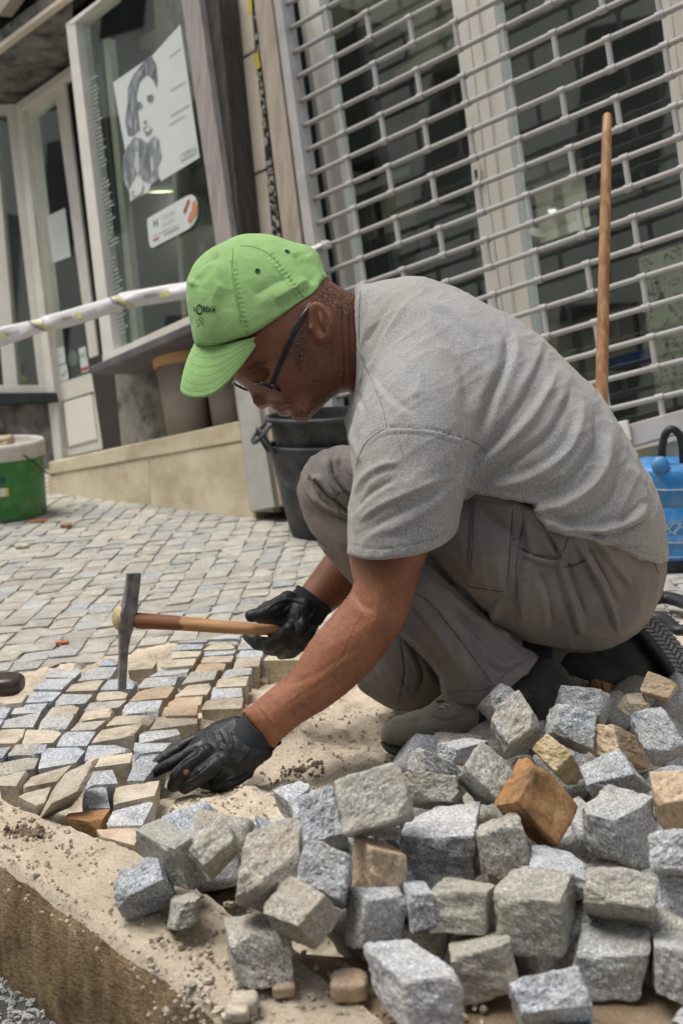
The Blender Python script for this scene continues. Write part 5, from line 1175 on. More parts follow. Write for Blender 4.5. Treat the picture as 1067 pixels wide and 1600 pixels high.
FARLEG = [(640, 930), (612, 990), (580, 1030), (563, 1056), (563, 1075), (590, 1090), (626, 1101), (681, 1096), (760, 1080), (860, 1075), (900, 1040), (880, 980), (800, 930), (700, 900)]
# ---- skin
f_hc = inflate(HC, 1.93, .68, 4)
f_arm = inflate(ARM, 1.76, .92, 5, zf=lambda x, y: 1.832 - (x - 372) * .00034)
f_farm = chain([(690, 640, 2.10), (640, 800, 2.08), (560, 872, 2.05), (486, 945, 2.005), (466, 962, 1.995)], [.052, .047, .046, .0285, .024])
f_core = chain([(570, 540, 1.93), (640, 570, 1.93), (700, 640, 1.93)], [.05, .06, .06])
f_sh = chain([(640, 570, 1.93), (650, 640, 1.79), (630, 760, 1.765)], [.055, .050, .045]); f_sh2 = chain([(640, 570, 1.95), (690, 640, 2.10)], [.05, .05])
def msurf(f, x, y, z0, z1, n=160):
    zs = np.linspace(z0, z1, n); P = np.array([C3(x, y, z) for z in zs]); v = f(P); i = int(np.argmax(v < 0)); return zs[i] if v[i] < 0 else z1
def hz(x, y): return msurf(f_hc, x, y, 1.78, 1.93)
ez = hz(500, 507)
earC = C3(500, 505, ez - .006)
au = unit([.28, 1, 0]); av = unit([1, -.28, -.35]); aw = np.cross(au, av)
def f_head(p):
    d = f_hc(p)
    # cheek, brow, nostril wing, lips, ear
    d = smin(d, ellx((434, 588, hz(434, 588) + .018), (.022, .026, .024))(p), .02)
    d = smin(d, ellx((404, 626, 1.905), (.0085, .008, .008))(p), .008)
    d = smax(d, -ellx((413, 634, 1.897), (.005, .0035, .006))(p), .004)
    d = smin(d, ellx((470, 640, 1.885), (.016, .014, .016))(p), .02)
    d = smax(d, -ellx((402, 583, 1.868), (.018, .009, .011))(p), .012)
    d = smin(d, ellx((404, 590, 1.893), (.013, .009, .011))(p), .006)
    d = smin(d, ell(earC, (.0325, .0200, .0095), [au, av, aw])(p), .004)
    d = smax(d, -ell(earC + np.array([0, 0, -.0095]) - au * .002, (.0245, .0135, .0075), [au, av, aw])(p), .003)
    d = smin(d, ell(earC - av * .014 + au * .004 + np.array([0, 0, -.003]), (.006, .005, .007), [au, av, aw])(p), .003)
    d = smin(d, ell(earC + av * .004 + np.array([0, 0, -.003]), (.014, .0035, .006), [au, av, aw])(p), .003)
    return d + .018 * np.clip(-rb_(p) / .010, 0, 1)
rc = region(CAPR, 1.93, 4)
rb_ = region([(509, 434), (501, 405), (470, 360), (370, 345), (290, 400), (280, 470), (288, 545), (305, 560), (340, 566), (372, 560), (400, 545), (412, 530), (439, 510), (467, 490.5), (495, 468)], 1.93, 0)
def f_body(p):
    d = smin(f_head(p), f_core(p), .02); d = smin(d, f_sh(p), .02); d = smin(d, f_sh2(p), .02); d = smin(d, f_arm(p), .008); d = smin(d, f_farm(p), .01); return d
lo, hi = bb(HC + ARM, 1.66, 2.18, 30); hi[0] = max(hi[0], .22)
V, Q = surfnet(f_body, lo, hi, .0024); V = relax(V, Q, 2); Nn = vnormals(V, Q)
faceS = [(-.0022, 2.0, [(432, 642), (440, 640), (449, 637), (457, 632)]), (.0018, 3.5, [(433, 646), (442, 648), (452, 645)]), (.0014, 3.5, [(428, 637), (440, 635), (452, 630)]),
  (-.0015, 5, [(418, 624), (432, 628), (448, 622), (462, 630)]), (-.0020, 3, [(408, 633), (413, 628), (413, 619)]), (.0012, 6, [(470, 560), (472, 600), (468, 630)]),
  (-.0022, 3.0, [(534, 470), (536, 520), (540, 570), (536, 605)]), (-.0016, 3.0, [(545, 475), (548, 530), (549, 590)]), (.0018, 8, [(515, 470), (520, 520), (524, 570), (516, 610)]),
  (.0016, 2.5, [(390, 590), (402, 585), (418, 584)]), (-.0010, 2, [(395, 596), (405, 597), (417, 594)]), (-.0010, 2, [(385, 578), (398, 570), (412, 566)]), (-.001, 2, [(424, 594), (436, 597), (446, 603)]),
  (-.0014, 3, [(452, 655), (458, 648), (470, 644)]),
  (.0016, 10, [(575, 880), (590, 930), (585, 985)]), (-.0018, 8, [(552, 925), (566, 945), (585, 955)]), (.0006, 10, [(500, 1020), (540, 1000), (600, 960)]), (-.0010, 6, [(455, 1070), (500, 1050), (560, 1010)]), (.0009, 2.2, [(440, 1105), (480, 1075), (520, 1050), (560, 1000)]), (.0008, 2, [(500, 1060), (530, 1030), (550, 985), (570, 950)]), (.0010, 3, [(404, 1100), (420, 1122), (440, 1140)])]
V = strokes(V, Nn, faceS, -.1)
V = V + vnormals(V, Q) * (.00025 * fbm(V * 320, 4, 2))[:, None]
t = NT('skin'); co = t.co((1, 1, 1), False)
c = t.ramp(t.noise(co, 16, 5, .6), [(.3, (.23, .086, .044)), (.55, (.31, .122, .063)), (.75, (.37, .158, .088))])
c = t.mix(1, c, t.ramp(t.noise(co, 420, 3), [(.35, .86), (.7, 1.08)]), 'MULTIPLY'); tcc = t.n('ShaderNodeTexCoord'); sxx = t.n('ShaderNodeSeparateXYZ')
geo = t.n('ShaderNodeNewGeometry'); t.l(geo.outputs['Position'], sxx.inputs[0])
hh_ = t.ramp(sxx.outputs[2], [(.26, 0.), (.33, 1.)]); c = t.mix(hh_, c, t.mix(1, c, (.60, .57, .57), 'MULTIPLY'))   # shade under the cap, put into the face's skin colour
t.col(c); t.rough(.46, .4); t.b.inputs['Subsurface Weight'].default_value = .04; t.b.inputs['Subsurface Radius'].default_value = (.01, .004, .002); t.b.inputs['Subsurface Scale'].default_value = .5
t.bump(t.noise(co, 620, 4, .65), .0007, .7); t.bump(t.vor(co, 420, 0), .0005, .6); t.bump(t.noise(co, 60, 5, .6), .0015, .4); M_['skin'] = t.m
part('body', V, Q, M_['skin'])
headV, headN = V, vnormals(V, Q)
# ---- short greying hair and stubble: fine single strands
def strands(regs, n, L0, w, mats, seed, name='hair'):
    rs = np.random.RandomState(seed); x = headV[:, 0] / headV[:, 2] * F + 533.5; y = headV[:, 1] / headV[:, 2] * F + 800; near_ = headV[:, 2] < 1.95
    P1, P2 = [], []
    for poly, dens, ln in regs:
        m = np.nonzero(inpoly(x, y, poly) & near_ & (headN[:, 2] < .25))[0]
        if not len(m): continue
        for i in rs.choice(m, int(n * dens)):
            p = headV[i] + rs.randn(3) * .0009; nr = headN[i]; d = unit(nr * .5 + rs.randn(3) * .55 + np.array([.25, .35, 0])); l = ln * L0 * rs.uniform(.5, 1.2)
            q1 = p + d * l * .5; q2 = p + unit(d + rs.randn(3) * .6) * l; s = unit(np.cross(d, nr) + 1e-6) * w; g = [p - s, p + s, q1 + s * .8, q2, q1 - s * .8]
            (P1 if rs.rand() < .68 else P2).append((np.array(g), [(0, 1, 2, 4), (4, 2, 3)]))
    for L_, mt in ((P1, mats[0]), (P2, mats[1])):
        if not L_: continue
        a, b = join(L_); obj(name, c2w(a), b, mt, man)['kind'] = 'stuff'
M_['hair_dark'] = simple('dark_hair', (.015, .010, .008), .6); M_['hair_grey'] = simple('grey_hair', (.36, .31, .27), .6)
strands([([(500, 440), (515, 445), (548, 458), (550, 500), (530, 490), (505, 472), (488, 474)], 1.2, 1.0), ([(462, 500), (480, 492), (482, 545), (470, 575), (455, 560), (458, 520)], .7, .9), ([(480, 545), (505, 545), (535, 560), (540, 608), (505, 632), (480, 657), (455, 655), (462, 628), (482, 610), (470, 585)], 1.6, .6),
         ([(424, 636), (430, 628), (455, 622), (462, 634), (450, 632), (432, 640)], .35, .4), ([(450, 655), (456, 645), (475, 640), (482, 657)], .35, .6)], 1100, .0055, .00020, (M_['hair_dark'], M_['hair_grey']), 5)
strands([([(384, 574), (396, 566), (414, 562), (416, 568), (398, 573), (388, 580)], 1., .8)], 160, .008, .0002, (M_['hair_dark'], M_['hair_dark']), 6, 'eyebrow')
strands([(ARM[3:9] + ARM[11:19], 1., 1.)], 1500, .009, .00014, (M_['hair_dark'], M_['hair_dark']), 9, 'arm_hair')
# ---- cap
rc = region(CAPR, 1.93, 4)
def f_cap(p): return smax(f_hc(p) - .0045, rc(p), .0025)
lo, hi = bb(CAPR, 1.80, 2.06, 10); V, Q = surfnet(f_cap, lo, hi, .0019, 3.5); V = relax(V, Q, 2); Nn = vnormals(V, Q)
c5 = lambda L: [(270 + a / 3.557, 350 + b / 3.557) for a, b in L]
capS = [(-.0016, 1.3, c5([(335, 140), (335, 220), (345, 300), (358, 400), (378, 500), (415, 615)])), (.0012, 3.2, c5([(322, 160), (325, 300), (345, 430), (380, 560)])), (.0010, 3.2, c5([(360, 300), (378, 430), (405, 560)])),
 (-.0018, 1.3, c5([(375, 122), (440, 128), (500, 150), (560, 190), (610, 250), (660, 320), (735, 425)])), (.0012, 3.2, c5([(520, 190), (585, 250), (640, 330), (700, 410)])),
 (-.0045, 13, c5([(120, 330), (170, 240), (260, 170)])), (.0035, 9, c5([(100, 350), (140, 280), (230, 200)])), (.004, 14, c5([(560, 420), (640, 380), (760, 300)])), (-.0035, 14, c5([(450, 400), (560, 330), (640, 300)])),
 (.003, 16, c5([(220, 480), (230, 400), (280, 330)])), (-.003, 12, c5([(680, 160), (720, 240), (790, 330)])), (.003, 9, c5([(745, 170), (790, 230), (830, 320)])), (-.0012, 1.4, c5([(150, 672), (250, 676), (350, 662), (480, 628), (600, 560), (720, 478), (800, 412)])), (.0010, 2.5, c5([(150, 660), (250, 664), (350, 650), (480, 615), (600, 548), (715, 465), (795, 400)]))]
for k in range(12):
    a = (540 + k * 16, 165 + k * 21); capS.append((.0009, 1.8, c5([(a[0] - 14, a[1] + 12), (a[0] + 16, a[1] - 8)])))
for k in range(14):
    a = (345 + k * 5, 250 + k * 26); capS.append((.0008, 1.8, c5([(a[0] - 14, a[1]), (a[0] + 16, a[1] + 2)])))
V = strokes(V, Nn, capS, -.1); V = V + Nn * (.0010 * fbm(V * 26, 9, 3))[:, None]
def clothmat(name, a, b, dirt=None, sc=(1500, 1500, 1500), rough=.85, nb=.0006, seamdirt=.5, dsc=9):
    t = NT(name); co = t.co((1, 1, 1), False); cw = t.co(tuple(s / 1000. for s in sc), False)
    base = t.ramp(t.noise(cw, 900, 3, .7), [(.32, a), (.68, b)])
    if dirt: base = t.mix(t.math('MULTIPLY', t.ramp(t.noise(co, dsc, 7, .65), [(.42, 0.), (.66, 1.)]), seamdirt), base, dirt)
    t.col(base); t.rough(rough, .12); t.b.inputs['Sheen Weight'].default_value = .12; t.bump(t.noise(cw, 1100, 3, .6), nb, .8); t.bump(t.noise(co, 30, 7, .62), .0035, .6); return t
M_['cap'] = clothmat('green_cotton', (.24, .43, .15), (.31, .52, .20), (.24, .34, .15), (900, 900, 900), nb=.0004, seamdirt=.6, dsc=13).m
M_['cap_thread'] = simple('dark_green_thread', (.04, .16, .04), .8)
capo = part('cap', V, Q, M_['cap']); capN = vnormals(V, Q)
seams('stitching', V, Q, [c5([(335, 140), (335, 220), (345, 300), (358, 400), (378, 500), (415, 612)]), c5([(375, 122), (440, 128), (500, 150), (560, 190), (610, 250), (660, 320), (733, 422)])], .7, M_['cap_thread'], capo)
seams('stitching', V, Q, [c5([(322, 200), (333, 300), (346, 400), (366, 500), (400, 612)]), c5([(352, 200), (358, 300), (371, 400), (391, 500), (428, 600)]), c5([(152, 660), (250, 664), (350, 650), (480, 613), (600, 545), (715, 463), (793, 400)]), c5([(152, 676), (250, 679), (350, 665), (480, 630)])], .55, M_['cap_thread'], capo, .0004, 1.6)
def capsurf(x, y): z = msurf(f_cap, x, y, 1.80, 1.95, 300); return z
# brim
B0 = catmull([(309, 529), (314, 535), (328, 539), (354, 538), (382, 531), (404, 524)], 5); B1 = catmull([(284, 603), (284, 611), (291, 619), (312, 622), (335, 615), (354, 599), (371, 580), (388, 558), (407, 529)], 6)
def along(C, t): d = np.r_[0, np.cumsum(np.hypot(*np.diff(C, axis=0).T))]; d /= d[-1]; return np.array([np.interp(t, d, C[:, 0]), np.interp(t, d, C[:, 1])])
ns, nt = 44, 22; BV = []
for i in range(ns + 1):
    s = -1 + 2 * i / ns; a = abs(s); p0 = along(B0, a ** 1.15); p1 = along(B1, a ** 1.35); w = .081 * math.sin(a * math.pi / 2) * (1 if s < 0 else -1)
    for j in range(nt + 1):
        q = j / nt; p = p0 * (1 - q) + p1 * q; bul = math.sin(q * math.pi) * .004 * (1 - a)
        z = 1.932 + w * (1 - .02 * q); c = C3(p[0], p[1], z) * 1.; c = c + np.array([-.8, -.3, 0]) * bul; BV.append(c)
BV = np.array(BV); BQ = np.array([(i * (nt + 1) + j, (i + 1) * (nt + 1) + j, (i + 1) * (nt + 1) + j + 1, i * (nt + 1) + j + 1) for i in range(ns) for j in range(nt)])
dist = np.array([[j / nt for j in range(nt + 1)] for i in range(ns + 1)]).ravel()
Nb = vnormals(BV, BQ); BV = BV + Nb * (.00012 * np.sin(dist * 2 * math.pi * 7) + .0006 * vnoise(BV * 40, 3))[:, None]
o = part('brim', BV, BQ, M_['cap']); BV2 = BV + Nb * 0
seams('stitching', BV2, BQ, [[tuple(along(B0, a) * (1 - q) + along(B1, a) * q) for a in np.linspace(.06, .80, 9)] for q in (.25, .42, .59, .75, .88)], .5, M_['cap_thread'], o, .0019, 1.6); md = o.modifiers.new('solid', 'SOLIDIFY'); md.thickness = .0032; md.offset = 0
p = C3(367, 383, capsurf(367, 388) if capsurf(367, 388) < 1.95 else 1.93); p = C3(368, 383, 1.925); v_, f_ = lathe([(0, .006), (.005, .0055), (.0075, .003), (.008, 0)], c2w(p), 18, R @ unit([-.2, -1, -.15])); obj('button', v_, f_, M_['cap'], man, True)
for x, y in ((402, 423.5), (449, 393)):
    z = capsurf(x, y); P = np.array([C3(x, y, z)]); i = np.argmin(((V - P) ** 2).sum(1)); nr = capN[i]; u_, w_ = frame_of(nr)
    ring = [c2w(V[i] + nr * .0006 + (math.cos(a) * u_ + math.sin(a) * w_) * .0032) for a in np.linspace(0, 2 * math.pi, 17)]
    v_, f_ = tube(ring, .0009, 6, False); obj('eyelet', v_, f_, M_['cap_thread'], man, True); v_, f_ = lathe([(0, .0007), (.0024, .0007)], c2w(V[i]), 12, R @ nr); obj('eyelet_hole', v_, f_, M_['gap'], man)
# lettering printed on the cap front: draw in pixels around the front, drop on the surface
def on_cap(x, y):
    z = msurf(f_cap, x, y, 1.82, 1.96, 500); return c2w(C3(x, y, z) * (1 - .0016 / 1.9))
M_['cap_ink'] = simple('cap_print', (.008, .014, .010), .7)
def capstroke(P, w):
    P = np.array(P, float); V = []; 
    for i in range(len(P)):
        d = P[min(i + 1, len(P) - 1)] - P[max(i - 1, 0)]; d /= np.linalg.norm(d) + 1e-9; n_ = np.array([-d[1], d[0]]); V += [on_cap(*(P[i] + n_ * w / 2)), on_cap(*(P[i] - n_ * w / 2))]
    return np.array(V), [(2 * i, 2 * i + 1, 2 * i + 3, 2 * i + 2) for i in range(len(P) - 1)]
k6 = lambda L: [(280 + a / 13.34, 440 + b / 13.34) for a, b in L]; L_ = []
for k in range(26):
    a = 2 * math.pi * k / 26; ex, ey = 60 * math.cos(a), 92 * math.sin(a); L_.append(capstroke(k6([(422 + ex * .8, 585 + ey * .8), (422 + ex * 1.18, 585 + ey * 1.22)]), 1.1))
L_.append(capstroke(k6([(422 + 50 * math.cos(a), 585 + 76 * math.sin(a)) for a in np.linspace(0, 2 * math.pi, 30)]), .5)); L_.append(capstroke(k6([(380, 590), (410, 575), (430, 600), (450, 560)]), .45))
L_.append(capstroke(k6([(345, 545), (318, 530), (305, 560), (310, 600), (330, 620), (350, 600)]), 1.3))
for P in ([(455, 745), (490, 770), (505, 820), (480, 850), (505, 900), (470, 890), (445, 850), (430, 800), (405, 790), (410, 760), (455, 745)], [(375, 800), (360, 830), (395, 860), (420, 900), (400, 950), (380, 930), (360, 940)], [(440, 800), (465, 830)]): L_.append(capstroke(k6(P), .75))
a, b = join(L_); obj('emblem', a, b, M_['cap_ink'], man)['kind'] = 'stuff'
for ch, cx, cy, wd in (('R', 530, 585, .8), ('D', 603, 587, .8), ('I', 660, 590, .8), ('A', 728, 592, .85)):
    text_mesh(ch, M_['cap_ink'], 12.6, (lambda cx, cy, wd: lambda u, v: on_cap(280 + cx / 13.34 + u * wd * .72 + v * .0 - v * -.10 * -1, 440 + cy / 13.34 - v + u * .07))(cx, cy, wd), man, 'lettering', bold=.42)
# ---- glasses
gs = thing('glasses', 'x', 'x', c2w(C3(430, 560, 1.87)))
for kk in ('label', 'category'): del gs[kk]
gs.location = Vector(gs.location) - man.location; gs.parent = man
M_['frame'] = simple('dark_blue_black_frame', (.005, .007, .012), .3, .5)
t1 = [C3(x, y, min(hz(x, y) - .0035, 1.856)) for x, y in ((484, 480), (471, 497), (455, 530), (438, 568))] + [C3(423, 604, hz(438, 568) + .002)]
v_, f_ = tube([c2w(q) for q in catmull(t1, 6)], .0036, 8, True, .6, R @ np.array([0, 0, 1.])); obj('temple', v_, f_, M_['frame'], gs, True)
t2 = [C3(486, 482, 2.00), C3(440, 540, 2.02), C3(385, 596, 2.015)]; v_, f_ = tube([c2w(q) for q in catmull(t2, 5)], .0026, 8); obj('temple', v_, f_, M_['frame'], gs, True)
gd_ = unit([-.42, .90, -.12]); gx = unit([-.12, .02, .99]); gx = unit(gx - gd_ * (gx @ gd_)); gy = np.cross(gd_, gx)
for sgn, cz, lab in ((-1, C3(413, 607, 1.888), 'near'), (1, C3(378, 601.5, 1.962), 'far')):
    ring = []
    for a in np.linspace(0, 2 * math.pi, 37):
        rx = .026 * np.sign(math.cos(a)) * abs(math.cos(a)) ** .75; ry = .0150 * np.sign(math.sin(a)) * abs(math.sin(a)) ** .8; ring.append(cz + gx * rx + gy * ry * 1.0 + gd_ * (-.10 * rx * rx * 10))
    v_, f_ = tube([c2w(q) for q in ring], .0022, 8, False); obj('lens_rim', v_, f_, M_['frame'], gs, True)
    n_ = len(ring) - 1; obj('lens', [c2w(q) for q in ring[:-1]], [tuple(range(n_))], M_['lens'], gs)
v_, f_ = tube([c2w(q) for q in catmull([C3(402, 608, 1.912), C3(396, 604, 1.925), C3(390, 604, 1.938)], 5)], .0018, 8); obj('bridge', v_, f_, M_['frame'], gs, True)
v_, f_ = tube([c2w(C3(425, 603, 1.846)), c2w(C3(432, 607, 1.860)), c2w(C3(437, 611, 1.866))], .0026, 8); obj('hinge', v_, f_, M_['frame'], gs, True)
# ---- t-shirt
f_t = inflate(TORSO, 1.94, 1.08, 4); r_s = region(SHIRTR, 1.86, 3)
f_sl = inflate(SLEEVE, 1.77, .90, 4, zf=lambda x, y: 1.757 + np.clip(760 - y, 0, 300) * .00022)
r_hem = region([(500, 500), (800, 500), (800, 780), (712, 832), (705, 837), (690, 846), (669, 856), (640, 862), (597, 868), (572, 868), (546, 866), (500, 850)], 1.72, 0)
f_sl2 = chain([(640, 570, 1.98), (690, 650, 2.10), (665, 740, 2.09)], [.08, .075, .07])
p_hem = lambda p: (p[:, 1] - C3(620, 852, 1.75)[1]) * -1 - .12 * (p[:, 0] - C3(620, 850, 1.75)[0])
def f_neckhole(p): return np.maximum(f_hc(p) - .0035, (p[:, 0] - C3(563, 540, 1.93)[0]))
def f_shirt(p):
    sl = smax(f_sl(p), r_hem(p), .003); d = smin(f_t(p), sl, .022); d = smin(d, f_sl2(p), .03) - .0035; sh = smax(d, np.minimum(r_s(p), sl - .012), .003)
    sh = smax(sh, -f_neckhole(p), .002)
    hole = np.maximum(f_arm(p) - .0045, C3(600, 838, 1.75)[1] - p[:, 1]); sh = smax(sh, -hole, .003); return sh
lo, hi = bb(TORSO + SLEEVE, 1.62, 2.22, 30); V, Q = surfnet(f_shirt, lo, hi, .0030); V = relax(V, Q, 2); Nn = vnormals(V, Q)
k_ = lambda L: [(520 + a / 1.951, 420 + b / 1.95) for a, b in L]
shS = [(-.0022, 2.2, k_([(80, 560), (110, 515), (165, 486), (230, 484), (300, 490), (380, 510), (440, 535), (468, 565)])), (.0016, 4, k_([(100, 545), (165, 500), (300, 502), (430, 545)])),
 (-.0014, 2, k_([(66, 232), (100, 300), (130, 370), (150, 420), (165, 484)])), (.004, 9, k_([(235, 90), (195, 150), (160, 210), (135, 280), (110, 310)])), (-.003, 8, k_([(170, 110), (130, 180), (100, 230)])), (.003, 8, k_([(120, 110), (105, 170), (90, 240)])),
 (-.0022, 2.0, k_([(84, 66), (80, 140), (80, 220), (96, 290), (70, 400)])),
 (-.0070, 16, k_([(505, 180), (535, 230), (525, 300), (490, 370), (465, 450), (440, 520)])), (.0060, 14, k_([(560, 200), (555, 270), (530, 330), (500, 420), (465, 520)])), (-.0045, 12, k_([(650, 250), (620, 320), (580, 400), (530, 470), (470, 560)])),
 (.0060, 13, k_([(690, 300), (650, 380), (600, 460), (530, 530), (450, 600), (400, 640)])), (-.0055, 13, k_([(730, 350), (700, 440), (640, 520), (560, 580), (460, 640)])), (.0060, 13, k_([(760, 400), (750, 480), (720, 550), (650, 610), (560, 650), (450, 670)])),
 (-.0065, 14, k_([(800, 430), (800, 520), (760, 600), (690, 660), (590, 690)])), (.0075, 14, k_([(840, 500), (830, 590), (790, 660), (720, 710), (640, 730), (590, 725)])), (-.0060, 12, k_([(870, 560), (860, 660), (820, 720), (740, 760), (660, 765)])),
 (.0075, 12, k_([(955, 715), (930, 750), (880, 785), (810, 800), (730, 795), (660, 770), (600, 725)])), (-.0085, 8, k_([(952, 760), (910, 785), (850, 808), (780, 812), (720, 800)])), (.0055, 8, k_([(900, 835), (840, 830), (780, 820), (730, 806)])),
 (-.0040, 5, k_([(975, 850), (910, 845), (840, 825), (780, 806)])), (.0035, 6, k_([(985, 880), (920, 870), (850, 845), (800, 822)])), (.0040, 12, k_([(900, 600), (930, 660), (945, 710)])), (-.0035, 10, k_([(940, 650), (965, 700), (975, 760)])),
 (.0035, 12, k_([(300, 100), (370, 140), (440, 200), (490, 280)])), (-.003, 14, k_([(300, 180), (360, 240), (400, 330), (410, 430)])), (.003, 14, k_([(220, 250), (260, 320), (250, 400)])), (-.003, 10, k_([(130, 330), (190, 400), (250, 440)])),
 (.0045, 8, k_([(68, 690), (90, 645), (140, 605), (200, 590)])), (-.004, 8, k_([(75, 730), (120, 680), (190, 640)])), (.0045, 9, k_([(80, 770), (150, 720), (240, 680), (330, 640)])), (-.004, 9, k_([(100, 800), (200, 745), (300, 690), (370, 640)])), (.0035, 9, k_([(150, 810), (250, 760), (350, 690)])),
 (-.004, 9, k_([(395, 690), (410, 620), (440, 570), (470, 545)])), (.004, 8, k_([(380, 730), (385, 650), (410, 580)])), (-.0022, 1.6, k_([(57, 838), (110, 852), (160, 853), (220, 845), (290, 828), (345, 800), (380, 765)])),
 (.0035, 7, k_([(55, 470), (62, 530), (90, 590)])), (-.003, 6, k_([(75, 380), (95, 430), (85, 500)])), (.0040, 8, k_([(400, 660), (460, 680), (520, 690), (580, 700)])), (-.0035, 6, k_([(420, 690), (500, 705), (570, 712)])), (.003, 5, k_([(560, 712), (600, 740), (680, 790), (760, 812)]))]
V = strokes(V, Nn, [(a * .92, w * .80, q) for a, w, q in shS], -.1); Nn = vnormals(V, Q); lowr = np.clip((V[:, 0] - .02) * 4, .25, 1); V = V + Nn * (.0016 * fbm(V * 17, 14, 3) + lowr * (.0022 * ridged(V, -1.05, 5, 26, 60) - .0012) + .0012 * ridged(V, -.6, 14, 60, 70, 1))[:, None]
t = NT('heather_grey_jersey'); co = t.co((1, 1, 1), False); mp = t.n('ShaderNodeMapping'); mp.inputs['Rotation'].default_value = (0, .35, 0); mp.inputs['Scale'].default_value = (800, 800, 240); t.l(co, mp.inputs[0])
c = t.ramp(t.noise(mp.outputs[0], 1.0, 3, .7), [(.30, (.17, .168, .166)), (.5, (.31, .307, .303)), (.70, (.51, .506, .50))])
c = t.mix(t.math('MULTIPLY', t.ramp(t.noise(co, 7, 6, .6), [(.45, 0.), (.68, 1.)]), .35), c, (.30, .26, .20)); t.col(c); t.rough(.92, .1); t.b.inputs['Sheen Weight'].default_value = .15
t.bump(t.noise(mp.outputs[0], 1.2, 3, .6), .0005, .6); t.bump(t.noise(co, 34, 6, .6), .003, .5); M_['tshirt'] = t.m
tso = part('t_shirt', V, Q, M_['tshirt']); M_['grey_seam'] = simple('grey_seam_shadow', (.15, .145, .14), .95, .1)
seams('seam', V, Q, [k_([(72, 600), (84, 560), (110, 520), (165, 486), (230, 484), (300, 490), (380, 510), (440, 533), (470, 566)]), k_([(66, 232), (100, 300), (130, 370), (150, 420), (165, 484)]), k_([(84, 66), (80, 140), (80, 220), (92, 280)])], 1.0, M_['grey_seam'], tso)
seams('stitching', V, Q, [k_([(62, 836), (110, 850), (160, 850), (220, 843), (290, 826), (345, 798)]), k_([(585, 706), (600, 735), (690, 775)]), k_([(990, 872), (920, 858), (850, 835), (790, 806)])], .8, M_['grey_seam'], tso, .0004, 2.2)
seams('stain', V, Q, [[(621, 682), (624, 694), (628, 706), (629, 716)]], 1.7, simple('rust_stain', (.38, .26, .22), .95, .1), tso)
# ---- trousers
f_th = inflate(THIGH, 1.855, .80, 4); f_shn = inflate(SHIN, 1.88, .78, 4, zf=lambda x, y: 1.875 - (y - 750) * .00003)
f_fl = inflate(FARLEG, 2.05, .75, 4); f_fth = chain([(930, 880, 2.05), (760, 960, 2.06), (640, 1035, 2.05)], [.11, .09, .07])
r_w = region([(700, 740), (800, 790), (1040, 840), (1060, 1060), (600, 1060), (600, 740)], 1.9, 0)
f_cuff = region([(400, 650), (900, 650), (900, 960), (850, 1018), (834, 1031), (790, 1064), (747, 1090), (705, 1097), (686, 1092), (640, 1080), (400, 1000)], 1.86, 0)
def f_tr(p):
    d = smax(f_t(p) + .0025, r_w(p), .02); d = smin(d, f_fth(p), .03); d = smin(d, f_fl(p), .03); d = smin(d, smax(f_shn(p), f_cuff(p), .003), .007); d = smin(d, f_th(p), .010); return d
trS = None; lo, hi = bb(THIGH + SHIN + FARLEG, 1.70, 2.22, 30); V, Q = surfnet(f_tr, lo, hi, .0026); V = relax(V, Q, 2); Nn = vnormals(V, Q)
k7 = lambda L: [(420 + a / 1.649, 660 + b / 1.65) for a, b in L]; z4 = lambda L: [(380 + a / 5.93, 620 + b / 5.93) for a, b in L]
x = V[:, 0] / V[:, 2] * F + 533.5; y = V[:, 1] / V[:, 2] * F + 800; pk = np.array(k7([(524, 200), (627, 214), (612, 437), (512, 424)])); dd = poly_dist(x, y, pk)
V = V + Nn * (.0042 * np.clip(.5 - dd / 2.2, 0, 1) * (Nn[:, 2] < -.2) * (V[:, 2] < 1.86))[:, None]
